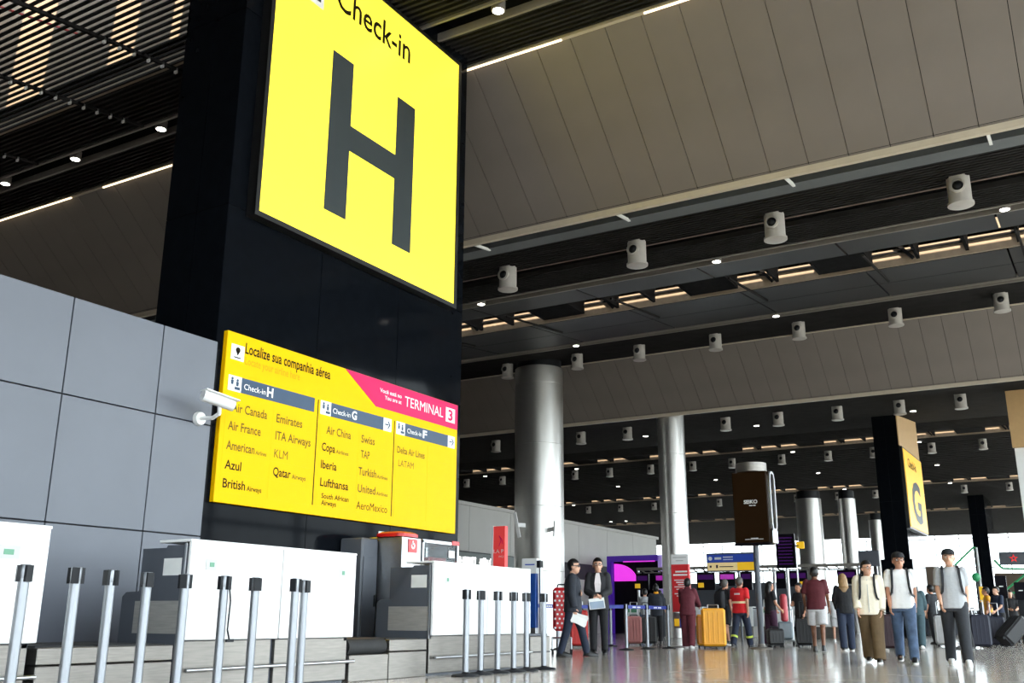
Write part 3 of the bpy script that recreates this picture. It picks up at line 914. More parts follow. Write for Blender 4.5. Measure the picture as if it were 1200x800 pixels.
column('farthest short steel column beside the G tower', 82.0, 15.3, 1.0, 8.3)

# slanted white panels clipped to the thick column
for l, p, q in (('white slanted antenna panel on the left of the thick column', (30.8, 18.15, 4.35), (30.8, 17.95, 3.45)), ('small white fitting on the right side of the thick column', (31.0, 16.62, 4.0), (31.0, 16.66, 3.45))):
    root = thing('antenna_panel', l, 'antenna', ((p[0] + q[0]) / 2, (p[1] + q[1]) / 2, q[2]))
    w = .12 if p[1] > 17 else .05
    MB().bar(p, q, w, .05, (1, 0, 0)).build('panel', 'white_plain', root)
    c = (Vector(p) + Vector(q)) / 2
    MB().bar(c, c + Vector((.45, -.25 if p[1] > 17 else .5, 0)), .06, .14).build('bracket', 'white_plain', root)

# ------------------------------------------------------------------ air nozzles and downlights
def make_nozzle():
    root = thing('air_nozzle', '', 'air nozzle')
    MB().lathe([(.205, .04), (.205, .56)], n=24).build('drum', 'nozzle_white', root, smooth=True, local=True)
    MB().lathe([(.19, -.01), (.235, 0), (.235, .045), (.205, .055)], n=24).build('flange', 'nozzle_white', root, smooth=True, local=True)
    j = MB(); prof = [(.125, -.04), (.14, .02), (.14, .05), (.105, .065), (.105, .03)]
    M = Matrix.Rotation(-math.pi/2, 3, 'Y')
    m = MB().lathe(prof, n=20)
    m.v = [tuple(M @ Vector(p) + Vector((-.19, 0, .32))) for p in m.v]
    ring = m.build('nozzle_ring', 'nozzle_white', root, smooth=True, local=True)
    MB().ell((-.2, 0, .32), .08, .10, .10).build('nozzle_ball', 'black_plastic', ring, smooth=True, local=True)
    return root
noz = make_nozzle()
first_n = True
def nozzle(x, y, z, label, group):
    global first_n
    o = noz if first_n else copy_tree(noz)
    first_n = False
    move(o, (x, y, z), 0)
    o['label'] = label; o['group'] = group
ROWS = [
 (18.9, [11.35, 8.03, 4.96, 1.46], 'large white air nozzle in the nearest row', 'air nozzles, nearest row'),
 (31.35, [18.81, 15.82, 13.34, 10.53, 7.69, 4.68, 1.68], 'white air nozzle in the row before the far bulkhead', 'air nozzles, row before the far bulkhead'),
 (39.5, [24.32, 19.79, 17.5, 13.01, 10.79, 8.43, 6.09, 3.92], 'white air nozzle in the row beyond the far bulkhead', 'air nozzles, first row beyond the far bulkhead'),
 (58.4, [38.37, 35.39, 29.75, 27.21, 24.33, 21.49, 18.97, 15.91, 13.19, 10.64, 7.54, 4.95], 'small white air nozzle in the distant middle row', 'air nozzles, distant middle row'),
 (77.5, [47.16, 38.21, 35.16, 32.08, 26.41, 20.15, 17.03, 14.28, 11.08, 8.15, 5.22], 'tiny white air nozzle in the farthest row', 'air nozzles, farthest row')]
for x, ys, l, g in ROWS:
    for k, y in enumerate(sorted(ys, reverse=True)): nozzle(x, y, zc(x) - .55, l + ', ' + ORD[k] + ' from the left', g)

def make_lamp():
    root = thing('downlight', '', 'lamp')
    MB().lathe([(.10, .0), (.12, .0), (.12, .18), (.10, .18)], n=18).build('housing', 'lamp_housing', root, smooth=True, local=True)
    MB().lathe([(.095, -.004), (.095, .004)], n=18).build('diffuser', 'lamp_glow', root, local=True)
    return root
lamp = make_lamp(); first_l = True
DL = [('round downlight in the slats before the near bulkhead', 'downlights before the near bulkhead', 12.2, [7.55, 15.81, 18.6, 21.17]),
      ('round downlight on the rail behind the nearest nozzles', 'downlights behind the nearest nozzles', 21.6, [13.82, 7.12, 0.86]),
      ('round downlight before the second nozzle row', 'downlights before the second nozzle row', 29.45, [7.89, 14.9]),
      ('small downlight just beyond the far bulkhead', 'downlights beyond the far bulkhead', 44.4, [18.7, 19.67, 13.16, 6.31]),
      ('small downlight in the distant middle ceiling', 'downlights in the distant middle', 57.4, [36.18, 29.13, 14.97, 8.03]),
      ('small downlight in the far part of the dark ceiling', 'downlights in the far part', 66.5, [30.33, 22.84, 15.76, 8.39]),
      ('tiny downlight near the far ceiling end', 'downlights near the far end', 75.6, [38.68, 16.08, 8.83]),
      ('tiny downlight above the far shop wall', 'downlights at the far end', 90.0, [40.28, 41.92])]
for l, g, x, ys in DL:
    for k, y in enumerate(sorted(ys, reverse=True)):
        o = lamp if first_l else copy_tree(lamp)
        first_l = False
        move(o, (x, y, zc(x) - .05), 0); o['label'] = l + ', ' + ORD[k] + ' from the left'; o['group'] = g
        if x > 40: o.scale = (1.25, 1.25, 1.0)
# ------------------------------------------------------------------ people
def remeshed(mb, name, voxel, m, parent, it=3):
    me = mb.mesh('tmp', m)
    o = bpy.data.objects.new('tmp', me); COL.objects.link(o)
    r = o.modifiers.new('r', 'REMESH'); r.mode = 'VOXEL'; r.voxel_size = voxel; r.use_smooth_shade = True
    s = o.modifiers.new('s', 'SMOOTH'); s.factor = 0.5; s.iterations = it
    dg = bpy.context.evaluated_depsgraph_get()
    out = bpy.data.meshes.new_from_object(o.evaluated_get(dg))
    bpy.data.objects.remove(o); bpy.data.meshes.remove(me)
    out.name = name
    if not out.materials: out.materials.append(MATS[m])
    for p in out.polygons: p.use_smooth = True
    return put(name, out, parent)

mat('skin_light', srgb(214, 164, 138), 0.5, var=0.04)
mat('skin_tan', srgb(196, 140, 112), 0.5, var=0.04)
mat('skin_brown', srgb(120, 78, 56), 0.5, var=0.05)
mat('hair_black', (0.010, 0.009, 0.009), 0.45, var=0.3, scale=60, stretch=(1, 1, .2))
mat('hair_blond', srgb(150, 118, 78), 0.5, var=0.3, scale=60, stretch=(1, 1, .1))
mat('hair_grey', srgb(90, 84, 80), 0.5, var=0.2, scale=60)
mat('lip', srgb(150, 84, 76), 0.5)
def cloth(name, c, var=0.10): return mat(name, c, 0.8, var=var, scale=9, bump=0.35, bscale=14)
cloth('cl_suit_navy', srgb(36, 40, 50)); cloth('cl_suit_black', srgb(38, 38, 42)); cloth('cl_trouser_navy', srgb(30, 38, 58)); cloth('cl_black', srgb(24, 24, 28))
cloth('cl_cream', srgb(244, 234, 214), 0.03); cloth('cl_brown', srgb(104, 84, 58)); cloth('cl_white', srgb(246, 246, 248), 0.02); cloth('cl_jeans', srgb(78, 98, 128), 0.3)
cloth('cl_grey', srgb(172, 174, 178), 0.04); cloth('cl_charcoal', srgb(40, 42, 48)); cloth('cl_maroon', srgb(92, 30, 42)); cloth('cl_plum', srgb(60, 26, 52)); cloth('cl_red', srgb(222, 34, 42), 0.05)
cloth('cl_navy', srgb(34, 44, 66)); cloth('cl_lightgrey', srgb(196, 194, 196), 0.03); cloth('cl_teal', srgb(62, 84, 92)); cloth('cl_shirt', srgb(236, 226, 226), 0.02); cloth('cl_winered', srgb(84, 22, 32))
mat('reflective', srgb(240, 226, 180), 0.4, emit=srgb(240, 226, 180), estr=0.05)
mat('lime', srgb(210, 230, 90), 0.5)
mat('shoe_black', (0.015, 0.015, 0.016), 0.3)
mat('shoe_white', (0.8, 0.8, 0.8), 0.5)
mat('strap_black', (0.014, 0.015, 0.02), 0.7)

RD = math.radians
def person(label, x, y, yaw, h, skin='skin_light', legs=((0, 3), (0, 3)), arms=((5, 6, 12, 5), (5, 6, 12, 5)), lean=0, head=0, nod=0,
           top=('cl_black', 1.0, .86, .018), bottom=('cl_black', 'long', .03), shoes='shoe_black', hair=('short', 'hair_black'), near=False, extras=(), sole=None, girth=1.0, group=None):
    root = thing('person', label, 'person', (x, y, 0), RD(yaw))
    root.scale = (h / 1.75,) * 3
    vox = 0.011 if near else 0.016
    # --- skeleton (forward +X, left +Y)
    hipz = .92; J = {}
    ank = []
    for a, k in legs:
        ank.append(hipz - .43 * math.cos(RD(a)) - .41 * math.cos(RD(a - k)))
    dz = -(min(ank) - .085)
    for i, (sgn, (a, k)) in enumerate(zip((-1, 1), legs)):
        hp = Vector((0, sgn * .092, hipz + dz))
        kn = hp + Vector((math.sin(RD(a)), sgn * .02, -math.cos(RD(a)))) * .43
        an = kn + Vector((math.sin(RD(a - k)), sgn * .01, -math.cos(RD(a - k)))) * .41
        J[i] = (hp, kn, an)
    piv = Vector((0, 0, hipz + dz))
    RL = Matrix.Rotation(RD(lean), 3, 'Y')
    def T(p): return piv + RL @ (Vector(p) - Vector((0, 0, hipz)))
    A = {}
    for i, (sgn, (p, ab, e, inw)) in enumerate(zip((-1, 1), arms)):
        sh = T((0, sgn * .160 * girth, 1.415))
        ud = Vector((math.sin(RD(p)) * math.cos(RD(ab)), sgn * math.sin(RD(ab)), -math.cos(RD(p)) * math.cos(RD(ab))))
        el = sh + ud * .29
        q = RD(p + e)
        fd = Vector((math.sin(q) * math.cos(RD(inw)), -sgn * math.sin(RD(inw)), -math.cos(q) * math.cos(RD(inw)))).normalized()
        wr = el + fd * .25
        A[i] = (sh, el, wr, fd)
    def trings(m, rs, n=18, p=2.3):
        k0 = len(m.v); m.rings(rs, n, p)
        for i in range(k0, len(m.v)): m.v[i] = tuple(T(m.v[i]))
    g = girth
    # --- body, one continuous surface
    b = MB()
    trings(b, [(0, 0, .84, .09*g, .14*g), (0, 0, .92, .115*g, .165*g), (0, 0, 1.06, .10*g, .142*g), (0, 0, 1.26, .112*g, .165*g), (0, 0, 1.40, .092*g, .160*g), (-.01, 0, 1.455, .065, .10), (0, 0, 1.50, .052, .055)])
    for i in (0, 1):
        hp, kn, an = J[i]
        b.cone(hp + Vector((0, 0, .03)), kn, .085*g, .056, 14); b.ell(kn, .056, .054, .056); b.cone(kn, an, .055, .037, 14)
        b.ell(hp, .088*g, .085*g, .088*g)
        cm = kn.lerp(an, .28); b.ell(cm + Vector((-.012, 0, 0)), .052, .05, .10)
        b.cone(an, an + Vector((.02, 0, -.05)), .038, .04, 12); b.ell(an + Vector((.07, 0, -.055)), .11, .038, .028)
        sh, el, wr, fd = A[i]; sgn = -1 if i == 0 else 1
        b.ell(sh, .056, .054, .056); b.cone(sh, el, .050, .041, 12); b.ell(el, .041, .04, .041); b.cone(el, wr, .041, .027, 12)
        # hand: palm, four fingers of different length, thumb leaving the side of the palm
        med = Vector((0, -sgn, 0)); med = (med - fd * med.dot(fd)).normalized(); wid = fd.cross(med).normalized()
        if wid.x < 0: wid = -wid
        pc = wr + fd * .05
        M = Matrix((fd, wid, med)).transposed()
        b.ell(pc, .056, .043, .019, 10, 7, M)
        for j, (o, L) in enumerate(((.03, .068), (.011, .078), (-.009, .072), (-.028, .056))):
            k0 = pc + fd * .036 + wid * o
            k1 = k0 + (fd * .9 + med * .25).normalized() * L * .55
            k2 = k1 + (fd * .6 + med * .75).normalized() * L * .5
            b.cone(k0, k1, .0105, .0098, 8); b.ell(k1, .0098, .0098, .0098, 8, 5); b.cone(k1, k2, .0098, .0085, 8); b.ell(k2, .0085, .0085, .0085, 8, 5)
        t0 = pc - fd * .015 + wid * .036; t1 = t0 + (wid * .7 + fd * .7).normalized() * .038; t2 = t1 + (fd * .95 + med * .3).normalized() * .03
        b.cone(t0, t1, .013, .011, 8); b.ell(t1, .011, .011, .011, 8, 5); b.cone(t1, t2, .011, .009, 8)
    HR = RL @ Matrix.Rotation(RD(head), 3, 'Z') @ Matrix.Rotation(RD(nod), 3, 'Y')
    hc = T((.012, 0, 1.49)) + RL @ Vector((.014, 0, .125))
    HR = HR * 1.10
    def HP(p): return hc + HR @ Vector(p)
    b.cone(T((-.005, 0, 1.46)), HP((-.01, 0, -.06)), .055, .052, 14)
    b.ell(HP((-.005, 0, .02)), .098, .076, .105, 18, 12, HR); b.ell(HP((.028, 0, -.055)), .070, .059, .066, 14, 9, HR)
    b.ell(HP((.092, 0, -.018)), .020, .014, .030, 10, 7, HR); b.ell(HP((.102, 0, -.03)), .014, .015, .012, 10, 7, HR)
    for sg in (-1, 1): b.ell(HP((-.008, sg * .078, -.008)), .022, .012, .034, 10, 7, HR)
    remeshed(b, 'body', min(vox, .0125), skin, root, 2)
    if near:
        for sg in (-1, 1):
            e = MB().ell(HP((.079, sg * .033, .008)), .014, .015, .009, 10, 7, HR).build('eye', 'shoe_white', root, smooth=True, local=True)
            MB().ell(HP((.0885, sg * .033, .008)), .006, .007, .007, 8, 6, HR).build('iris', 'shoe_black', e, smooth=True, local=True)
            MB().ell(HP((.088, sg * .031, .033)), .008, .020, .005, 8, 6, HR).build('eyebrow', 'hair_black', root, smooth=True, local=True)
        MB().ell(HP((.085, 0, -.066)), .010, .023, .007, 10, 6, HR).build('mouth', 'lip', root, smooth=True, local=True)
    # --- top
    tm, sl, hem, of = top
    if tm:
        t = MB()
        w = of + .004
        rs = [(0, 0, hem, .118*g + w*1.25, .17*g + w*1.1)]
        if hem < .9: rs.append((0, 0, .93, .116*g + w, .168*g + w))
        rs += [(0, 0, 1.08, .108*g + w, .148*g + w), (0, 0, 1.26, .116*g + of, .168*g + of), (0, 0, 1.40, .096*g + of, .160*g + of), (-.008, 0, 1.455, .070 + of*.5, .105*g + of*.5), (-.004, 0, 1.485, .056 + of*.5, .062 + of*.5)]
        trings(t, rs)
        for i in (0, 1):
            sh, el, wr, fd = A[i]
            t.ell(sh, .054 + of, .052 + of, .054 + of)
            if sl <= 1.0 and sl < .55:
                f = sl / .55; e2 = sh.lerp(el, f); t.cone(sh, e2, .053 + of, .050 + of, 14)
            else:
                t.cone(sh, el, .056 + of, .046 + of, 14); t.ell(el, .046 + of, .046 + of, .046 + of)
                t.cone(el, el.lerp(wr, (sl - .55) / .45 * 1.02), .046 + of, .034 + of, 14)
        remeshed(t, {True: 'jacket', False: 'shirt'}[of > .021], vox, tm, root, 2)
    # --- bottom
    bm_, kind, of = bottom
    t = MB()
    if kind in ('long', 'shorts'):
        trings(t, [(0, 0, .82, .10*g + of, .155*g + of), (0, 0, .92, .117*g + min(of, .02), .168*g + min(of, .02)), (0, 0, 1.02, .108*g + .012, .150*g + .012)])
        for i in (0, 1):
            hp, kn, an = J[i]
            t.ell(hp, .09*g + of*.7, .086*g + of*.7, .09)
            if kind == 'long':
                t.cone(hp + Vector((0, 0, .02)), kn, .088*g + of, .060 + of, 16); t.ell(kn, .060 + of, .06 + of, .06 + of)
                t.cone(kn, an + Vector((0, 0, -.03)), .060 + of, .044 + of * 1.25, 16)
            else:
                e2 = hp.lerp(kn, .88); t.cone(hp, e2, .09*g + of, .076 + of * 1.2, 16)
        remeshed(t, 'trousers' if kind == 'long' else 'shorts', vox, bm_, root, 2)
    elif kind == 'skirt':
        trings(t, [(0, 0, .40, .17 + of, .22 + of), (0, 0, .7, .14 + of, .19 + of), (0, 0, .92, .12 + of*.6, .17 + of*.6), (0, 0, 1.05, .105, .148)])
        remeshed(t, 'skirt', vox, bm_, root, 2)
    # --- shoes
    lo = min(J[0][2].z, J[1][2].z)
    for i in (0, 1):
        an = J[i][2]; lift = an.z - lo
        pit = Matrix.Rotation(min(.75, lift * 3.2), 3, 'Y')
        sole_c = an + Vector((0, 0, -.085))
        def F(p): return tuple(an + pit @ (Vector(p) - Vector((0, 0, .085))))
        m = MB().rings([(.065, 0, .022, .140, .048), (.065, 0, .04, .138, .048), (.05, 0, .065, .115, .045), (.012, 0, .095, .062, .042), (0, 0, .115, .050, .042)], 18, 2.4)
        m.v = [F(v) for v in m.v]
        s_ = m.build('shoe', shoes, root, smooth=True, local=True)
        m = MB().rings([(.065, 0, .0, .142, .049), (.065, 0, .024, .145, .051)], 18, 2.4)
        m.v = [F(v) for v in m.v]
        m.build('sole', sole or shoes, s_, smooth=True, local=True)
    # --- hair and headgear
    hk, hm = hair[:2]
    def hair_shell(r=1.10, line=.052, back=-.10, name='hair', m=hm):
        s = MB(); n, mm = 22, 14
        for j in range(mm + 1):
            ph = math.pi * j / mm
            for i in range(n):
                an = 2 * math.pi * i / n
                d = Vector((math.sin(ph)*math.cos(an), math.sin(ph)*math.sin(an), math.cos(ph)))
                p = Vector((-.008 + d.x * .098 * r, d.y * .080 * r, .022 + d.z * .105 * r))
                front = d.x > .25 and p.z < line
                low = p.z < back
                side = abs(d.y) > .5 and -.1 < d.x <= .25 and p.z < -.015
                if front or low or side: p = Vector((-.008 + d.x * .07, d.y * .06, .01 + d.z * .08))
                s.v.append(tuple(HP(p)))
        for j in range(mm):
            for i in range(n):
                a, c = j*n + i, j*n + (i+1) % n
                s.f.append((a, a + n, c + n, c)); s.mi.append(0)
        return s.build(name, m, root, smooth=True, local=True)
    if hk != 'none':
        hr = hair_shell(1.09 if hk != 'shaved' else 1.03)
    if hk == 'pony':
        m = MB().ell(HP((-.12, 0, .03)), .04, .035, .04); m.cone(HP((-.12, 0, .03)), HP((-.15, .0, -.10)), .032, .035); m.cone(HP((-.15, 0, -.10)), HP((-.13, 0, -.24)), .035, .012)
        remeshed(m, 'ponytail', .011, hm, root, 2)
    elif hk == 'long':
        L = hair[2]
        m = MB(); m.cone(HP((-.05, 0, .03)), HP((-.08, 0, -.16)), .10, .115, 16, .75); m.cone(HP((-.08, 0, -.16)), HP((-.10, 0, -L)), .115, .07, 16, .6)
        m.v = [tuple(v) for v in m.v]
        remeshed(m, 'long_hair', .012, hm, root, 2)
    elif hk == 'bob':
        m = MB(); m.ell(HP((-.045, 0, -.02)), .085, .098, .13)
        for sg in (-1, 1): m.cone(HP((.01, sg*.078, .03)), HP((.0, sg*.085, -.12)), .03, .035)
        remeshed(m, 'bobbed_hair', .011, hm, root, 2)
    elif hk == 'bun':
        MB().ell(HP((-.09, 0, .11)), .05, .05, .045).build('bun', hm, root, smooth=True, local=True)
    for ex in extras:
        k = ex[0]
        if k == 'cap':
            m = MB().rings([(0, 0, .045, .112, .091), (0, 0, .085, .108, .088), (-.005, 0, .115, .088, .07), (-.008, 0, .13, .045, .035)], 20, 2.0)
            m.v = [tuple(HP(v)) for v in m.v]
            cp = m.build('cap', ex[1], root, smooth=True, local=True)
            m = MB(); m.ell(HP((.115, 0, .052)), .06, .075, .010, 14, 7, HR); m.build('brim', ex[1], cp, smooth=True, local=True)
        elif k == 'sunglasses':
            m = MB()
            for sg in (-1, 1): m.ell(HP((.094, sg*.032, .008)), .010, .028, .021, 12, 8, HR); m.bar(HP((.09, sg*.06, .012)), HP((-.005, sg*.083, .012)), .006, .012)
            m.build('sunglasses', 'shoe_black', root, smooth=True, local=True)
        elif k == 'glasses':
            m = MB()
            for sg in (-1, 1):
                pts = [HP((.098, sg*.032 + .024*math.cos(t*.6283), .008 + .019*math.sin(t*.6283))) for t in range(10)]
                m.tube(pts, .003, 5, True); m.bar(HP((.096, sg*.055, .012)), HP((-.005, sg*.082, .012)), .004, .006)
            m.build('glasses', 'shoe_black', root, local=True)
        elif k == 'backpack':
            of = top[3]
            m = MB(); c = T((-.215*1.0, 0, 1.22))
            m.rings([(-.215, 0, 1.0, .085, .13), (-.225, 0, 1.06, .10, .15), (-.225, 0, 1.32, .10, .15), (-.20, 0, 1.43, .07, .12)], 18, 3.5)
            m.v = [tuple(T(v)) for v in m.v]
            bp = m.build('backpack', ex[1], root, smooth=True, local=True)
            for sg in (-1, 1):
                r = .012 + of
                pts = [(-.14, sg*.10, 1.42), (-.06, sg*.105, 1.475 + of), (.02, sg*.11, 1.48 + of), (.075 + r, sg*.118, 1.43), (.118 + r, sg*.122, 1.32), (.122 + r, sg*.128, 1.20), (.10 + r, sg*.145, 1.10), (.0, sg*(.175 + of), 1.05), (-.13, sg*.13, 1.05)]
                q = MB()
                P = [T(p) for p in pts]
                for a_, b_ in zip(P, P[1:]): q.bar(a_, b_, .036, .012, (1, 0, 0.4))
                q.build('strap', ex[1], bp, local=True)
        elif k == 'shirt_front':
            m = MB(); of = top[3]
            for s0, s1, z0, z1, xx in ((.045, .06, 1.12, 1.28, .132), (.06, .045, 1.28, 1.40, .130), (.045, .03, 1.40, 1.47, .105)):
                x0 = xx + of - (.010 if z0 < 1.2 else .0); x1 = {1.28: .130, 1.40: .112, 1.47: .075}[z1] + of
                vs = [T((x0 + .006, -s0, z0)), T((x0 + .006, s0, z0)), T((x1 + .006, s1, z1)), T((x1 + .006, -s1, z1)), T((x0 - .03, -s0, z0)), T((x0 - .03, s0, z0)), T((x1 - .03, s1, z1)), T((x1 - .03, -s1, z1))]
                m.add(vs, [(0,1,2,3),(4,7,6,5),(0,4,5,1),(1,5,6,2),(2,6,7,3),(3,7,4,0)])
            m.build('shirt_front', ex[1], root, local=True)
        elif k == 'zip':
            of = top[3]
            m = MB().bar(T((.135 + of, 0, .86)), T((.122 + of, 0, 1.26)), .012, .012); m.bar(T((.122 + of, 0, 1.26)), T((.09 + of, 0, 1.42)), .012, .012); m.build('zip', 'suit_grey', root, local=True)
        elif k == 'collar':
            m = MB(); trings(m, [(-.004, 0, 1.45, .085, .09), (0, 0, 1.53, .068, .07)]); m.build('hood', ex[1], root, smooth=True, local=True)
        elif k == 'band':   # reflective band round the torso
            m = MB(); of = top[3]; z = ex[2]
            trings(m, [(0, 0, z, .118*g + of + .006, .168*g + of + .006), (0, 0, z + .05, .12*g + of + .006, .17*g + of + .006)]); m.build('reflective_band', ex[1], root, smooth=True, local=True)
        elif k == 'shin_bands':
            of = bottom[2]
            for i in (0, 1):
                hp, kn, an = J[i]
                for f in ex[2]:
                    p0 = kn.lerp(an, f); p1 = kn.lerp(an, f + .12)
                    MB().cone(p0, p1, .064 + of, .062 + of, 16).build('reflective_band', ex[1], root, smooth=True, local=True)
        elif k == 'back_print':
            m = MB(); of = top[3]
            for j in range(5): m.obox(T((-.128 - of, -.06 + j*.03, 1.33)), (.004, 0, 0), (0, .011, 0), (0, 0, .02))
            m.build('print', 'white_plain', root, local=True)
    return root, A

def world_pt(root, p):
    c, s = math.cos(root.rotation_euler[2]), math.sin(root.rotation_euler[2]); k = root.scale[0]
    return Vector((root.location[0] + k*(c*p.x - s*p.y), root.location[1] + k*(s*p.x + c*p.y), root.location[2] + k*p.z))

P1, A1 = person('man in dark navy suit and sunglasses holding white papers at his hip', 16.59, 8.53, -66, 1.75, 'skin_light', legs=((-14, 4), (20, 6)), arms=((-2, 5, 12, 2), (2, 5, 88, 62)),
       head=-8, top=('cl_suit_navy', .97, .80, .028), bottom=('cl_trouser_navy', 'long', .016), near=True, extras=(('sunglasses',),), girth=1.12)
P2, A2 = person('man in black suit and pale shirt holding papers before his waist', 17.75, 8.57, 203, 1.80, 'skin_light', legs=((2, 2), (-2, 2)), arms=((14, 8, 48, 38), (14, 8, 48, 38)),
       head=6, top=('cl_suit_black', .97, .80, .026), bottom=('cl_black', 'long', .016), hair=('short', 'hair_black'), near=True, extras=(('shirt_front', 'cl_shirt'), ('glasses',)))
P3, A3 = person('woman in cream zip jacket and wide brown trousers walking with two men', 17.3, 3.44, 186, 1.62, 'skin_light', legs=((-14, 10), (14, 4)), arms=((4, 5, 22, 2), (0, 5, 18, 2)),
       head=38, top=('cl_cream', .96, .82, .040), bottom=('cl_brown', 'long', .048), shoes='shoe_black', sole='shoe_white', hair=('pony', 'hair_black'), near=True, extras=(('zip',), ('glasses',), ('backpack', 'strap_black')), girth=1.08)
P4, A4 = person('man in white T-shirt, cap and blue jeans walking between two companions', 17.45, 2.96, 190, 1.76, 'skin_tan', legs=((-16, 16), (17, 5)), arms=((8, 5, 14, 2), (-14, 6, 14, 2)),
       head=12, top=('cl_white', .42, .86, .020), bottom=('cl_jeans', 'long', .022), shoes='shoe_black', sole='shoe_white', near=True, extras=(('cap', 'cl_black'), ('backpack', 'strap_black'), ('glasses',)), girth=1.06)
P5, A5 = person('man in grey T-shirt, dark flat cap and black trousers walking towards the camera', 17.05, 2.14, 190, 1.77, 'skin_light', legs=((-13, 12), (18, 4)), arms=((6, 6, 30, 4), (-12, 7, 14, 2)),
       head=-4, top=('cl_grey', .42, .86, .020), bottom=('cl_charcoal', 'long', .026), shoes='shoe_white', sole='shoe_white', near=True, extras=(('cap', 'cl_black'), ('backpack', 'strap_black')), girth=1.06)
person('person in maroon hooded tracksuit pushing a large yellow suitcase', 22.9, 8.72, 8, 1.62, 'skin_tan', legs=((-8, 6), (8, 6)), arms=((34, 8, 28, 0), (34, 8, 28, 0)), lean=8,
       top=('cl_maroon', .97, .80, .032), bottom=('cl_maroon', 'long', .034), shoes='shoe_white', extras=(('collar', 'cl_maroon'),))
person('man in black shirt and black shorts walking beside the red-shirted worker', 26.6, 9.05, -20, 1.74, 'skin_tan', legs=((-16, 10), (18, 8)), arms=((-8, 8, 20, 0), (14, 8, 20, 0)),
       top=('cl_black', .40, .84, .022), bottom=('cl_black', 'shorts', .03), shoes='shoe_black', sole='shoe_white', hair=('short', 'hair_grey'), extras=(('backpack', 'strap_black'),))
person('worker in red shirt with reflective band and navy trousers seen from behind', 25.2, 8.18, -8, 1.75, 'skin_tan', legs=((24, 14), (-16, 8)), arms=((-16, 12, 18, 0), (16, 14, 26, 0)),
       top=('cl_red', .42, .86, .026), bottom=('cl_navy', 'long', .026), hair=('short', 'hair_grey'), extras=(('band', 'reflective', 1.10), ('shin_bands', 'lime', (.52,)), ('back_print',)), girth=1.08)
person('person in dark uniform with hair bun standing in the queue seen from behind', 27.6, 11.46, 25, 1.64, 'skin_light', legs=((2, 2), (-2, 2)), arms=((22, 8, 60, 20), (22, 8, 60, 20)),
       top=('cl_suit_navy', .97, .80, .026), bottom=('cl_black', 'long', .02), hair=('bun', 'hair_black'), extras=(('collar', 'suit_yellow'),))
person('woman in black top and plum trousers right of the screen pole', 26.6, 7.82, -40, 1.65, 'skin_tan', legs=((6, 4), (-6, 4)), arms=((10, 8, 40, 10), (10, 8, 40, 10)),
       top=('cl_black', .36, .86, .016), bottom=('cl_plum', 'long', .03), hair=('long', 'hair_black', .30))
person('woman in black dress standing with a black cabin suitcase', 27.4, 7.24, 160, 1.62, 'skin_tan', legs=((0, 2), (0, 2)), arms=((16, 8, 70, 25), (2, 8, 16, 5)),
       head=-20, top=('cl_black', .36, .84, .016), bottom=('cl_black', 'skirt', .0), hair=('long', 'hair_black', .26))
person('man in wine red T-shirt and pale grey shorts walking away', 22.6, 5.62, 8, 1.80, 'skin_brown', legs=((-9, 10), (9, 5)), arms=((6, 12, 22, 0), (-6, 14, 40, 0)),
       top=('cl_winered', .46, .86, .026), bottom=('cl_lightgrey', 'shorts', .034), shoes='shoe_black', hair=('shaved', 'hair_black'), girth=1.1)
person('woman with long blond hair in black clothes seen from behind', 23.6, 5.24, 20, 1.68, 'skin_light', legs=((8, 4), (-8, 4)), arms=((6, 8, 30, 10), (6, 8, 30, 10)),
       top=('cl_black', .95, .84, .022), bottom=('cl_navy', 'long', .03), shoes='shoe_black', sole='shoe_white', hair=('long', 'hair_blond', .42))
person('woman in dark teal outfit with dark hair walking away', 26.4, 4.18, 2, 1.62, 'skin_light', legs=((-14, 8), (14, 6)), arms=((8, 10, 30, 5), (-4, 10, 20, 5)), lean=6,
       top=('cl_teal', .80, .84, .034), bottom=('cl_teal', 'long', .040), shoes='shoe_white', hair=('long', 'hair_black', .20))
person('person in white top and dark trousers half hidden by the grey T-shirt man', 26.9, 3.20, 120, 1.68, 'skin_tan', legs=((4, 4), (-4, 4)), arms=((20, 8, 50, 15), (8, 8, 30, 5)),
       top=('cl_white', .45, .85, .022), bottom=('cl_black', 'long', .03), hair=('short', 'hair_black'))
person('person in black top behind the tilted black suitcase on the right', 36.4, 2.86, 195, 1.62, 'skin_light', legs=((0, 2), (0, 2)), arms=((20, 8, 60, 20), (20, 8, 60, 20)),
       top=('cl_black', .45, .85, .022), bottom=('cl_charcoal', 'long', .03), hair=('bob', 'hair_black'))
person('person in pale blue shorts far off between the shorts man and the blonde', 33.0, 7.62, 10, 1.5, 'skin_light', legs=((4, 4), (-4, 4)), top=('cl_white', .42, .86, .02), bottom=('cl_lightgrey', 'shorts', .03), shoes='shoe_white', hair=('long', 'hair_black', .2))
person('person in grey top at the desks behind the blue queue belt', 30.6, 13.1, 20, 1.62, 'skin_light', legs=((4, 4), (-4, 4)), arms=((20, 8, 50, 15), (20, 8, 50, 15)), top=('cl_grey', .45, .86, .02), bottom=('cl_jeans', 'long', .025), hair=('short', 'hair_black'))

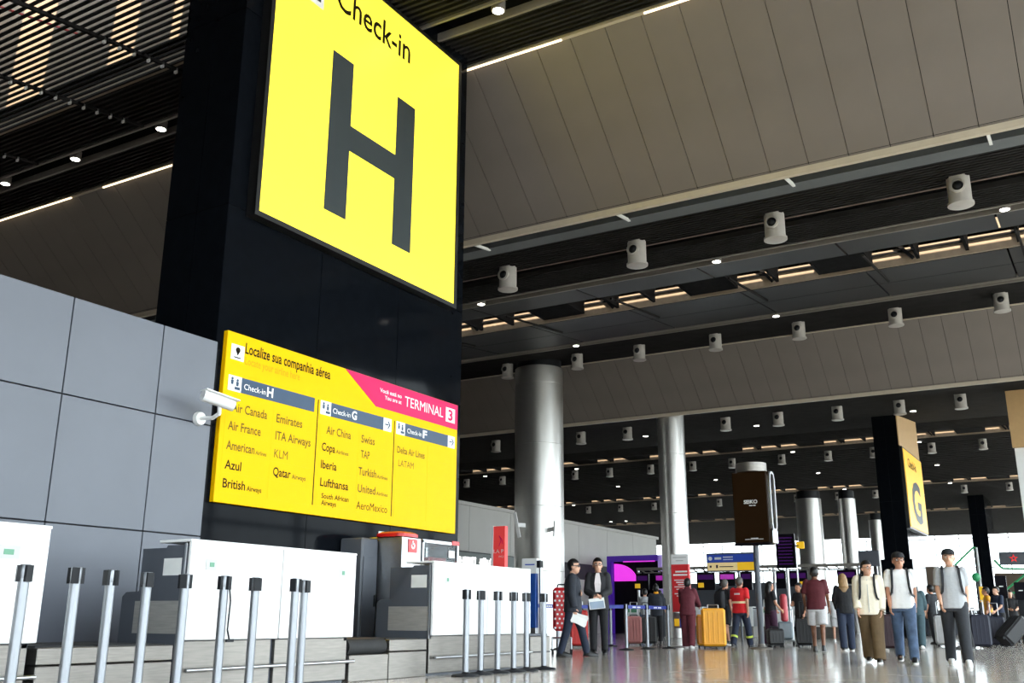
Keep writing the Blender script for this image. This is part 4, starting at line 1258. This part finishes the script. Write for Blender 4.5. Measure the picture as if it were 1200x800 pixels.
# papers in the hands of the two men
w = world_pt(P1, A1[0][2] + A1[0][3] * .13)
pp = MB()
for k in range(3):
    n = Vector((-.85, -.5, .1 * k)).normalized(); s = Vector((.5, -.86, -.25 - .12*k)).normalized(); u = n.cross(s)
    pp.obox(w + Vector((.02, -.03, -.06)) + n * (.004 * k) + s * .04, s * .14, u * .09, n * .0015)
tag(pp.build('paper_sheet', 'paper'), 'white papers held at the hip by the man with sunglasses', 'papers')
w = (world_pt(P2, A2[0][2] + A2[0][3] * .1) + world_pt(P2, A2[1][2] + A2[1][3] * .1)) / 2
pp = MB(); n = Vector((-.86, -.5, .12)).normalized(); s = Vector((.5, -.86, .12)).normalized(); u = n.cross(s)
pp.obox(w + Vector((-.03, 0, -.10)), s * .15, u * .10, n * .003)
root = thing('paper_folder', 'papers with grey-blue print held before the waist of the man in black', 'papers', tuple(w))
pp.build('sheets', 'paper', root)
pp = MB(); pp.obox(w + Vector((-.03, 0, -.125)) + n * .005, s * .135, u * .065, n * .001); pp.build('cover', mat('paper_blue', srgb(150, 166, 186), .5), root)
# ------------------------------------------------------------------ luggage
def suitcase(label, x, y, rz, w, d, h, m, tilt=0.0, handle=0.35, ribs=5, group='suitcases'):
    root = thing('suitcase', label, 'suitcase', (x, y, 0.0), rz, group)
    if tilt: root.rotation_euler = (0, tilt, rz)
    MB().cbox(-d/2, d/2, -w/2, w/2, .06, h, .045).build('shell', m, root, local=True)
    for k in range(ribs):
        yy = -w/2 + w * (k + .5) / ribs
        MB().cbox(-d/2 - .008, -d/2 + .01, yy - w*.03, yy + w*.03, .14, h - .08, .004).build('rib', m, root, local=True)
        MB().cbox(d/2 - .01, d/2 + .008, yy - w*.03, yy + w*.03, .14, h - .08, .004).build('rib', m, root, local=True)
    for sx in (-1, 1):
        for sy in (-1, 1):
            MB().cone((sx*(d/2 - .05), sy*(w/2 - .05) - .015, .035), (sx*(d/2 - .05), sy*(w/2 - .05) + .015, .035), .035, .035, 12).build('wheel', 'black_plastic', root, smooth=True, local=True)
    MB().box(-d/2 + .02, d/2 - .02, -w/2 + .03, w/2 - .03, .045, .062).build('underframe', 'black_plastic', root, local=True)
    hm = MB(); hm.tube([(d*.3, -w*.22, h - .01), (d*.3, -w*.22, h + handle), (d*.3, w*.22, h + handle), (d*.3, w*.22, h - .01)], .011, 8)
    hm.build('pull_handle', 'aluminium' if m != 'suit_black' else 'black_plastic', root, smooth=True, local=True)
    gm = MB(); gm.tube([(0, -.1, h), (0, -.09, h + .03), (0, .09, h + .03), (0, .1, h)], .012, 8); gm.build('grip', 'black_plastic', root, local=True)
    return root
suitcase('large bright yellow suitcase pushed by the person in maroon', 23.25, 8.22, .35, .56, .34, .92, 'suit_yellow', handle=.08)
suitcase('second yellow suitcase hidden behind the large yellow one', 23.7, 8.55, .35, .5, .3, .78, 'suit_yellow', handle=.05)
suitcase('red ribbed suitcase between the two men in suits', 21.6, 10.95, .5, .42, .28, .86, 'suit_red', handle=.2)
suitcase('dusty pink suitcase behind the blue queue belt', 24.6, 10.86, .4, .40, .26, .74, 'suit_pink')
suitcase('black suitcase beside the dusty pink one in the queue', 25.2, 10.75, .4, .50, .3, .74, 'suit_black')
suitcase('black cabin suitcase before the woman in the black dress', 26.4, 6.92, .2, .42, .27, .70, 'suit_black', handle=.42)
suitcase('grey suitcase behind the grey T-shirt man', 29.2, 4.02, .2, .36, .26, .80, 'suit_grey')
suitcase('dark wine suitcase behind the man in jeans', 24.6, 4.55, .2, .42, .28, .8, mat('suit_wine', srgb(48, 24, 34), .5))
suitcase('tall navy suitcase right of the grey T-shirt man', 28.3, 2.98, .1, .46, .3, .82, 'suit_navy')
suitcase('navy suitcase standing behind the tall navy one', 30.2, 2.80, .2, .44, .3, .78, 'suit_navy')
suitcase('black suitcase tilted on its wheels at the right edge', 29.4, 2.62, -.95, .52, .36, .82, 'suit_black', tilt=.8, handle=.3)
bpy.data.objects['suitcase.010'].location.z = .13
suitcase('small dark suitcase on the floor beside the screen pole', 25.6, 7.45, .6, .42, .26, .45, 'suit_black', handle=.05)

# clear wrapped luggage with a red roll, on a trolley
root = thing('luggage_trolley', 'grey luggage trolley loaded with a wrapped bag and a tall red roll', 'trolley', (28.3, 7.94, 0), .3)
m = MB()
m.tube([(-.3, -.22, .12), (.3, -.22, .12), (.3, .22, .12), (-.3, .22, .12)], .018, 8, True); m.tube([(.3, -.22, .12), (.42, -.22, .95), (.42, .22, .95), (.3, .22, .12)], .018, 8)
m.build('frame', 'aluminium', root, local=True)
for sx, sy in ((-.25, -.2), (-.25, .2), (.25, -.2), (.25, .2)):
    MB().cone((sx, sy - .02, .06), (sx, sy + .02, .06), .06, .06, 14).build('wheel', 'black_plastic', root, smooth=True, local=True)
MB().cbox(-.25, .28, -.2, .2, .15, .62, .05).build('wrapped_bag', mat('wrap_grey', srgb(120, 132, 140), .2), root, local=True)
MB().lathe([(.06, .62), (.10, .66), (.10, 1.30), (.06, 1.36)], n=16).build('red_roll', mat('roll_red', srgb(206, 74, 84), .4), root, smooth=True, local=True)

# polka dot bag on a low trolley
root = thing('luggage_trolley', 'trolley carrying a tall red bag with white polka dots', 'trolley', (17.7, 9.35, 0), .5)
m = MB(); m.tube([(-.2, -.18, .3), (.2, -.18, .3), (.2, .18, .3), (-.2, .18, .3)], .018, 8, True)
for sx, sy in ((-.2, -.18), (.2, -.18), (.2, .18), (-.2, .18)): m.cone((sx, sy, .08), (sx, sy, .3), .015, .015, 8)
m.build('frame', 'aluminium', root, local=True)
for sx, sy in ((-.2, -.18), (-.2, .18), (.2, -.18), (.2, .18)):
    MB().cone((sx, sy - .02, .05), (sx, sy + .02, .05), .05, .05, 12).build('wheel', 'black_plastic', root, smooth=True, local=True)
bag = MB().cbox(-.14, .14, -.17, .17, .43, 1.25, .05).build('bag', 'red_plastic', root, local=True)
random.seed(3)
dots = []
for zi in range(9):
    for yi in range(4):
        yy = -.13 + yi * .085 + (.04 if zi % 2 else 0); zz = .49 + zi * .085
        if abs(yy) < .15: MB().cone((-.141, yy, zz), (-.146, yy, zz), .021, .021, 10).build('dot', 'white_plain', bag, local=True)
    for xi in range(3):
        xx = -.10 + xi * .085; MB().cone((xx, -.171, .49 + zi * .085), (xx, -.176, .49 + zi * .085), .021, .021, 10).build('dot', 'white_plain', bag, local=True)
MB().tube([(0, -.08, 1.25), (0, -.07, 1.31), (0, .07, 1.31), (0, .08, 1.25)], .014, 8).build('grip', 'black_plastic', bag, local=True)

# ------------------------------------------------------------------ standing signs and screens
# red information banner
root = thing('standing_banner', 'tall red standing banner with a white head and printed lines', 'banner', (24.0, 9.30, 0))
MB().cbox(24.0, 24.12, 9.07, 9.53, .84, 2.0, .006).build('panel', 'red_banner', root)
MB().cbox(24.0, 24.12, 9.07, 9.53, 2.0, 2.25, .006).build('head_panel', 'white_plain', root)
MB().cbox(24.02, 24.10, 9.05, 9.20, 0.03, .84, .006).build('foot_panel', 'suit_grey', root)
ds = MB().box(24.015, 24.03, 9.22, 9.50, .45, .82).build('leaflet_rack', 'aluminium', root)
for i, (c, y0, y1) in enumerate((('blue_sign', 9.22, 9.36), ('orange_sign', 9.37, 9.5), ('green_led', 9.22, 9.30))): MB().box(24.0, 24.015, y0, y1, .48 + .02*i, .68).build('leaflet', c, ds)
MB().cbox(23.85, 24.3, 9.02, 9.58, 0, .03, .008).build('base', 'suit_grey', root)
pr = MB()
pr.box(23.992, 24.0, 9.11, 9.42, 1.80, 1.84); pr.box(23.992, 24.0, 9.11, 9.48, 1.72, 1.76)
for k in range(8):
    if k != 5: pr.box(23.992, 24.0, 9.13, 9.46 - .05 * (k % 3), 1.60 - k * .055, 1.625 - k * .055)
pr.build('printed_lines', 'white_plain', root, kind='stuff')
pr = MB(); pr.box(23.992, 24.0, 9.12, 9.48, 2.16, 2.18); pr.box(23.992, 24.0, 9.2, 9.4, 2.08, 2.10); pr.build('head_print', 'suit_grey', root, kind='stuff')

# blue and white totem behind the end of the right counter
root = thing('totem', 'slim totem with white head and blue body behind the end of the right counter', 'totem', (16.0, 9.1, 0))
MB().cbox(16.0, 16.1, 8.96, 9.27, 1.45, 1.72, .005).build('head_panel', 'white_plain', root)
MB().cbox(16.0, 16.1, 8.98, 9.25, .5, 1.45, .005).build('panel', 'totem_blue', root)
MB().cbox(16.0, 16.1, 8.98, 9.25, .0, .5, .005).build('foot', 'aluminium', root)
MB().box(15.995, 16.0, 9.0, 9.2, 1.60, 1.62).build('print', 'blue_sign', root)
MB().cone((16.05, 8.9, 0), (16.05, 8.9, 1.68), .03, .03, 12).build('post', 'aluminium', root, smooth=True)
MB().cbox(15.98, 16.1, 8.87, 8.95, 1.55, 1.68, .01).build('clip', 'black_plastic', root)

# red shop blade sign on the left wall
root = thing('blade_sign', 'red vertical shop sign left of the thick column', 'sign', (22.0, 13.4, 0))
MB().cbox(22.0, 22.15, 13.25, 13.60, 1.6, 2.96, .006).build('panel', 'red_sign_lit', root)
MB().cbox(21.99, 22.15, 13.60, 13.66, 1.6, 2.98, .006).build('edge', 'white_plain', root)
MB().cbox(21.95, 22.3, 13.3, 13.6, 0, 1.6, .01).build('stand', 'anthracite', root)
text('LA P', root, 'white_plain', (21.99, 13.58, 2.28), (0, -1, 0), .09, .30, off=.01)
text('PIÙ', root, 'white_plain', (21.99, 13.42, 2.16), (0, -1, 0), .05, .14, off=0)
MB().tube([(21.99, 13.42, 2.45), (21.99, 13.36, 2.6), (21.99, 13.42, 2.72), (21.99, 13.33, 2.62), (21.99, 13.31, 2.5)], .012, 6).build('swirl', 'sign_pink', root)
# white raised lettering on the shop strip, too blurred to read
root = thing('shop_lettering', 'blurred white raised lettering on the dark strip of the shop wall', 'lettering', (33.0, 21.88, 2.65))
random.seed(11); mat('letter_lit', (.9, .9, .9), .4, emit=(1, 1, 1), estr=.7)
xx = 32.6
for k in range(11):
    ww = .18 + .12 * random.random(); hh = .30 + .08 * random.random()
    if k == 5: xx += .25
    mm = MB(); mm.cbox(xx, xx + .09, 21.86, 21.90, 2.68, 2.68 + hh, .005); mm.cbox(xx, xx + ww, 21.86, 21.90, 2.68 + hh * (.4 if k % 2 else .75), 2.68 + hh * (.4 if k % 2 else .75) + .07, .005)
    mm.cbox(xx + ww - .09, xx + ww, 21.86, 21.90, 2.68, 2.68 + hh, .005)
    mm.build('glyph', 'letter_lit', root); xx += ww + .06

# hanging screen tower with black display and silver loop frame
root = thing('screen_tower', 'tall black advertising display with silver loop frame on a steel pole', 'display', (24.0, 7.33, 0))
MB().lathe([(.26, 0), (.26, .02), (.10, .05), (.075, .12)], (24.03, 7.33, 0), 24).build('base', 'lamp_housing', root, smooth=True)
MB().lathe([(.07, .1), (.07, 4.1)], (24.03, 7.33, 0), 18).build('pole', 'anthracite', root, smooth=True)
MB().cbox(23.80, 24.0, 6.90, 7.76, 2.43, 4.18, .02).build('display', 'screen_brown', root)
MB().cbox(23.785, 24.05, 6.88, 7.78, 2.40, 2.46, .01).build('lower_edge', 'screen_black', root)
MB().cbox(24.06, 24.25, 6.90, 7.76, 2.43, 4.18, .02).build('display', 'screen_black', root)
text('SEIKO', root, 'white_plain', (23.795, 7.49, 3.40), (0, -1, 0), .085, .34, off=.03)
bl = MB(); bl.box(23.79, 23.8, 7.28, 7.36, 3.34, 3.36); bl.box(23.79, 23.8, 7.2, 7.26, 3.34, 3.36); bl.build('small_print', 'white_plain', root)
gl = MB(); gl.box(23.78, 23.785, 7.05, 7.5, 2.53, 2.545); gl.box(23.78, 23.785, 7.18, 7.36, 2.53, 2.57); gl.build('status_light', 'white_plain', root)
lo = MB(); pts = []
for k in range(24):
    a = 2 * math.pi * k / 24
    co, si = math.cos(a), math.sin(a)
    pts.append((24.02 + .19*math.copysign(abs(co)**.6, co), 6.84, 3.45 + .70*math.copysign(abs(si)**.35, si)))
for a_, b_ in zip(pts, pts[1:] + pts[:1]): lo.bar(a_, b_, .06, .05, (0, 1, 0))
lo.build('loop_frame', 'aluminium', root)
MB().cbox(23.83, 24.21, 6.81, 6.87, 2.43, 2.76, .02).build('loop_foot', 'aluminium', root)
MB().lathe([(.38, 4.18), (.38, 4.40)], (24.03, 7.33, 0), 28).build('drum', 'brushed_steel', root, smooth=True)

# direction sign, blue over yellow
root = thing('direction_sign', 'wide direction sign on a post, blue band over a yellow band', 'sign', (34.0, 11.26, 0))
MB().cbox(34.0, 34.12, 10.36, 12.17, 2.28, 2.92, .01).build('housing', 'anthracite', root)
MB().box(33.985, 34.0, 10.40, 12.13, 2.60, 2.86).build('blue_band', 'blue_sign', root)
MB().box(33.985, 34.0, 11.05, 12.13, 2.32, 2.585).build('cream_band', 'cream_sign', root)
MB().box(33.985, 34.0, 10.40, 11.05, 2.32, 2.585).build('orange_band', 'orange_sign', root)
pr = MB(); pr.cone((33.975, 12.02, 2.73), (33.985, 12.02, 2.73), .07, .07, 14); pr.box(33.975, 33.985, 11.62, 11.86, 2.69, 2.77); pr.box(33.975, 33.985, 11.2, 11.55, 2.75, 2.79); pr.box(33.975, 33.985, 11.2, 11.55, 2.67, 2.70)
pr.build('print', 'white_plain', root, kind='stuff')
pr = MB(); pr.box(33.975, 33.985, 11.98, 12.05, 2.42, 2.49); pr.box(33.975, 33.985, 11.75, 11.82, 2.40, 2.51); pr.box(33.975, 33.985, 11.2, 11.7, 2.43, 2.46)
pr.build('print', 'sign_grey', root, kind='stuff')
MB().cone((34.06, 11.05, 0), (34.06, 11.05, 2.3), .04, .04, 10).build('post', 'anthracite', root, smooth=True)

# flight information screen
root = thing('flight_screen', 'portrait flight information screen with violet lines beside a far column', 'screen', (33.0, 9.08, 2.3))
MB().cbox(33.0, 33.1, 8.76, 9.40, 2.30, 3.41, .01).build('case', 'screen_black', root)
for k in range(9): MB().box(32.992, 33.0, 8.84 + .03 * (k % 2), 9.32, 2.42 + k * .105, 2.455 + k * .105).build('text_row', 'screen_violet', root)
MB().cone((33.06, 9.08, 0), (33.06, 9.08, 2.3), .05, .05, 12).build('post', 'aluminium', root, smooth=True)
root = thing('small_sign', 'small square yellow sign beside the flight screen', 'sign', (32.5, 8.45, 2.88))
MB().cbox(32.5, 32.54, 8.33, 8.58, 2.88, 3.10, .005).build('plate', 'orange_sign', root)
MB().cone((32.56, 8.62, 0), (32.56, 8.62, 3.1), .025, .025, 8).build('post', 'aluminium', root)
MB().box(32.5, 32.53, 8.5, 8.62, 2.95, 3.0).build('arm', 'aluminium', root)
# blank dark board left of the G tower
root = thing('hanging_board', 'blank dark grey board between the far columns and the G tower', 'board', (42.0, 8.23, 2.75))
MB().cbox(42.0, 42.1, 7.83, 8.63, 2.76, 3.38, .01).build('panel', 'anthracite', root)
MB().cone((42.05, 7.95, 0), (42.05, 7.95, 2.8), .03, .03, 8).build('post', 'aluminium', root)
MB().cone((42.05, 8.5, 0), (42.05, 8.5, 2.8), .03, .03, 8).build('post', 'aluminium', root)

# gantry of the next check-in island with its screens
root = thing('screen_gantry', 'dark gantry beam over the far check-in desks', 'gantry', (41.2, 13.4, 0))
MB().box(41.2, 41.35, 8.4, 18.0, 2.74, 2.86).build('beam', 'lamp_housing', root)
MB().box(41.2, 41.35, 8.4, 18.0, 2.62, 2.66).build('lower_beam', 'lamp_housing', root)
for k in range(24): MB().bar((41.25, 8.4 + k * .4, 2.64), (41.25, 8.6 + k * .4, 2.76), .05).build('brace', 'lamp_housing', root)
for yy in (8.5, 11.9, 15.6, 17.95): MB().cone((41.28, yy, 0), (41.28, yy, 2.75), .06, .06, 12).build('post', 'aluminium', root, smooth=True)
MON = [('wide screen with a magenta strip left of the red banner', 16.37, 17.06, 1.95, 2.60, 'screen_magenta'), ('dim screen below the purple shop front', 17.35, 17.95, 1.90, 2.60, 'screen_violet'),
       ('dark screen just right of the red banner', 14.35, 15.15, 1.87, 2.60, 'screen_violet'), ('dark screen with violet lines below the direction sign', 13.46, 14.16, 2.03, 2.60, 'screen_magenta'),
       ('narrow dark screen behind the worker in red', 12.75, 13.25, 1.86, 2.60, 'screen_violet'), ('dark screen left of the man in wine red', 10.47, 11.21, 1.98, 2.60, 'screen_violet'),
       ('dark screen above the woman with blond hair', 8.56, 9.30, 2.05, 2.60, 'screen_violet'), ('narrow dark screen behind the screen pole', 11.35, 11.75, 1.9, 2.60, 'screen_violet')]
for l, y0, y1, z0, z1, m in MON:
    root = thing('check_in_screen', l, 'screen', (41.0, (y0 + y1) / 2, z0), group='screens on the gantry')
    MB().cbox(41.0, 41.1, y0, y1, z0, z1, .01).build('case', 'screen_black', root)
    MB().box(40.993, 41.0, y0 + .06, y1 - .06, z1 - .30, z1 - .10).build('picture', m, root)
    MB().box(41.05, 41.25, (y0 + y1) / 2 - .05, (y0 + y1) / 2 + .05, z1 - .05, z1 + .06).build('bracket', 'black_plastic', root)
for l, y in (('small orange lane sign left of the red banner', 17.80), ('small orange lane sign touching the red banner', 16.37), ('small orange lane sign just right of the red banner', 14.9), ('small orange lane sign left of the man in wine red', 10.61)):
    root = thing('lane_sign', l, 'sign', (40.8, y, 1.97), group='orange lane signs')
    MB().cbox(40.8, 40.84, y - .12, y + .12, 1.97, 2.16, .005).build('plate', 'orange_sign', root)
    MB().box(40.84, 41.09, y - .02, y + .02, 2.05, 2.1).build('arm', 'aluminium', root)
# desks of that island
DK = [('white far check-in desk behind the man in black suit', 17.4), ('white far check-in desk behind the queue belts', 15.4), ('white far check-in desk behind the yellow suitcase', 13.3), ('white far check-in desk right of the worker in red', 11.5), ('white far check-in desk behind the woman in the black dress', 9.6)]
for l, y in DK:
    root = thing('check_in_counter', l, 'counter', (40.2, y, 0), group='far check-in desks')
    MB().cbox(40.2, 40.24, y - .75, y + .75, .42, 1.15, .006).build('front_panel', 'white_laminate', root)
    MB().cbox(40.24, 40.9, y - .73, y + .73, 0, .42, .006).build('plinth', 'brushed_steel', root)
    MB().box(40.24, 40.9, y - .70, y + .70, .42, 1.1).build('carcass', 'anthracite', root)
    MB().cbox(40.18, 40.7, y - .75, y + .75, 1.15, 1.18, .006).build('top_shelf', 'white_laminate', root)
    MB().box(40.19, 40.2, y + .2, y + .6, .95, 1.1).build('badge', 'green_led', root)
# dark back wall of the far island, partly closing off the far windows
root = thing('wall_far_island', None, None, (46.5, 18, 0), kind='structure')
MB().box(46.5, 46.7, 12.0, 22.0, 0, 2.35).build('panel', 'anthracite', root)

# purple lit shop front
root = thing('purple_shop', 'purple lit shop front with a magenta glowing dome on the left', 'shop front', (46.0, 20.3, 0))
MB().box(46.0, 46.3, 18.9, 21.7, 3.45, 3.72).build('lintel', 'purple_frame', root)
MB().box(46.0, 46.3, 21.45, 21.7, 0, 3.45).build('jamb', 'purple_frame', root)
MB().box(46.0, 46.3, 18.75, 18.95, 0, 3.72).build('jamb', mat('lilac', srgb(180, 160, 220), .4, emit=srgb(170, 140, 230), estr=.3), root)
MB().box(46.35, 46.45, 18.9, 21.5, 0, 3.5).build('back_panel', 'screen_black', root)
MB().box(45.98, 46.0, 19.1, 20.8, 3.40, 3.45).build('light_line', 'magenta_glow', root)
pts = [(21.40, 2.5)] + [(21.40 - 1.2 * math.sin(a), 2.5 + .85 * math.cos(a)) for a in [i * math.pi / 24 for i in range(13)]]
MB().prism(pts, 'x', 46.2, 46.3).build('glowing_dome', 'magenta_glow', root)

# bar on the right with green tubes and a red star
root = thing('bar_kiosk', 'dark bar kiosk with green tubes and a red star sign at the right edge', 'kiosk', (45.5, 3.0, 0))
MB().cbox(45.5, 47.5, 1.6, 4.03, 0, 2.55, .02).build('body', 'wood_edge', root)
MB().cbox(45.0, 45.2, 2.2, 3.75, 2.85, 3.36, .01).build('star_sign', 'anthracite', root)
st = MB()
pts = [(3.22 + (.17 if k % 2 == 0 else .07) * math.sin(k * math.pi / 5), 3.10 + (.17 if k % 2 == 0 else .07) * math.cos(k * math.pi / 5)) for k in range(10)]
st.prism(pts, 'x', 44.98, 45.0); st.build('star', mat('red_lit', srgb(230, 40, 40), .4, emit=srgb(240, 40, 40), estr=.5), root)
pts2 = [(3.22 + (.09 if k % 2 == 0 else .035) * math.sin(k * math.pi / 5), 3.10 + (.09 if k % 2 == 0 else .035) * math.cos(k * math.pi / 5)) for k in range(10)]
MB().prism(pts2, 'x', 44.97, 44.98).build('star_centre', 'anthracite', root)
for pts in ([(44, 5.31, 2.83), (44, 4.54, 3.52), (44, 4.42, 3.45)], [(44, 3.85, 3.0), (44, 3.59, 2.66), (44, 2.3, 2.62)], [(44, 3.53, 1.88), (44, 2.4, 2.75)], [(44, 3.9, 1.75), (44, 2.4, 1.72)]):
    MB().tube(pts, .04, 8).build('green_tube', 'green_pipe', root)
for yy in (4.45, 5.33): MB().cone((44, yy, 0), (44, yy, 3.5 if yy < 5 else 2.85), .05, .05, 10).build('post', 'mullion_far', root, smooth=True)
for l, y0, y1, z0, z1 in (('black portrait screen below the bar sign', 2.80, 3.12, 1.35, 2.04), ('black portrait screen at the right edge below the bar sign', 2.25, 2.6, 1.3, 1.83)):
    root = thing('totem_screen', l, 'screen', (35.0, (y0 + y1) / 2, 0), group='portrait screens on the right')
    MB().cbox(35.0, 35.1, y0, y1, z0, z1, .01).build('case', 'screen_black', root)
    MB().box(34.99, 35.0, (y0+y1)/2 - .06, (y0+y1)/2 + .06, (z0+z1)/2, (z0+z1)/2 + .03).build('mark', 'white_plain', root)
    MB().cbox(35.02, 35.1, y0 + .05, y1 - .05, 0, z0, .01).build('stand', 'black_plastic', root)
root = thing('beacon_lamp', 'round green beacon on a post right of the grey T-shirt man', 'lamp', (35.0, 3.64, 0))
MB().ell((35.0, 3.64, 2.0), .13, .13, .14, 16, 10).build('globe', 'green_pipe', root, smooth=True)
MB().cone((35.0, 3.64, 0), (35.0, 3.64, 1.88), .04, .04, 10).build('post', 'black_plastic', root)
MB().cbox(35.95, 36.0, 3.58, 3.75, 1.25, 1.74, .005).build('plate', 'orange_sign', root)
root = thing('luggage_trolley', 'empty silver luggage trolley beside the tilted black suitcase', 'trolley', (31.0, 2.92, 0), 1.9)
m = MB()
m.tube([(-.35, -.25, .12), (.35, -.25, .12), (.35, .25, .12), (-.35, .25, .12)], .02, 8, True); m.tube([(.35, -.25, .12), (.5, -.25, 1.0), (.5, .25, 1.0), (.35, .25, .12)], .02, 8)
m.tube([(.42, -.25, .55), (.42, .25, .55)], .015, 8)
m.build('frame', 'aluminium', root, local=True)
for sx, sy in ((-.3, 0), (.3, -.25), (.3, .25)):
    MB().cone((sx, sy - .02, .08), (sx, sy + .02, .08), .08, .08, 16).build('wheel', 'black_plastic', root, smooth=True, local=True)
root = thing('hanging_sign', 'tan panel over a white panel hanging at the right edge', 'sign', (40.0, 1.2, 3.2))
MB().cbox(40.0, 40.2, .0, 2.43, 6.79, 9.25, .01).build('upper_panel', 'tan_panel', root)
MB().cbox(40.2, 40.4, .0, 2.38, 3.2, 6.79, .01).build('lower_panel', 'white_plain', root)
for yy in (.6, 2.0): MB().cone((40.1, yy, 9.2), (40.1, yy, zc(40.1) + .4), .03, .03, 8).build('hanger', 'anthracite', root)

# far row of dark service desks and a poster stand behind the walking trio
for k, (y, l) in enumerate(((7.0, 'dark service desk far behind the woman in cream'), (5.2, 'dark service desk far behind the man in jeans'), (3.4, 'dark service desk far behind the grey T-shirt man'), (1.6, 'dark service desk far off at the right edge'))):
    root = thing('service_desk', l, 'desk', (56.0, y, 0), group='far service desks')
    MB().cbox(56.0, 56.8, y - .85, y + .85, 0, 1.15, .01).build('body', 'anthracite', root)
    MB().cbox(55.95, 56.85, y - .88, y + .88, 1.15, 1.2, .01).build('top', 'wood_edge', root)
    MB().cbox(56.3, 56.36, y - .4, y + .1, 1.3, 1.65, .005).build('monitor', 'screen_black', root)
    MB().box(56.3, 56.34, y - .17, y - .12, 1.2, 1.3).build('monitor_stand', 'black_plastic', root)
root = thing('poster_stand', 'dark brown poster stand left of the grey T-shirt man', 'poster', (38.0, 5.35, 0))
MB().cbox(38.0, 38.06, 5.15, 5.55, 1.6, 2.5, .005).build('poster', 'wood_edge', root)
MB().cbox(38.0, 38.06, 5.18, 5.52, 1.35, 1.58, .005).build('caption', 'shop_strip', root)
MB().cone((38.03, 5.35, 0), (38.03, 5.35, 1.4), .04, .04, 10).build('post', 'aluminium', root)
person('traveller in charcoal top in the crowd left of the grey T-shirt man', 32.0, 4.6, 60, 1.68, 'skin_tan', legs=((4, 4), (-4, 4)), top=('cl_charcoal', .45, .86, .02), bottom=('cl_black', 'long', .03), hair=('short', 'hair_black'))
person('traveller in navy top standing among the suitcases on the right', 33.5, 2.98, 140, 1.66, 'skin_light', legs=((4, 4), (-4, 4)), arms=((15, 6, 40, 10), (15, 6, 40, 10)), top=('cl_navy', .45, .86, .02), bottom=('cl_black', 'long', .03), hair=('short', 'hair_black'))
person('traveller in a yellow vest among the crowd at the right', 34.0, 3.30, 100, 1.66, 'skin_tan', legs=((4, 4), (-4, 4)), top=('suit_yellow', .2, .86, .02), bottom=('cl_navy', 'long', .03), hair=('short', 'hair_black'))
person('traveller in white blouse at the far desks right of the worker in red', 36.0, 10.6, 15, 1.64, 'skin_light', legs=((4, 4), (-4, 4)), top=('cl_white', .45, .86, .02), bottom=('cl_jeans', 'long', .025), hair=('long', 'hair_black', .25))
person('traveller in black at the far desks behind the pink suitcase', 35.0, 14.4, 15, 1.70, 'skin_tan', legs=((4, 4), (-4, 4)), top=('cl_black', .45, .86, .02), bottom=('cl_charcoal', 'long', .025), hair=('short', 'hair_black'))
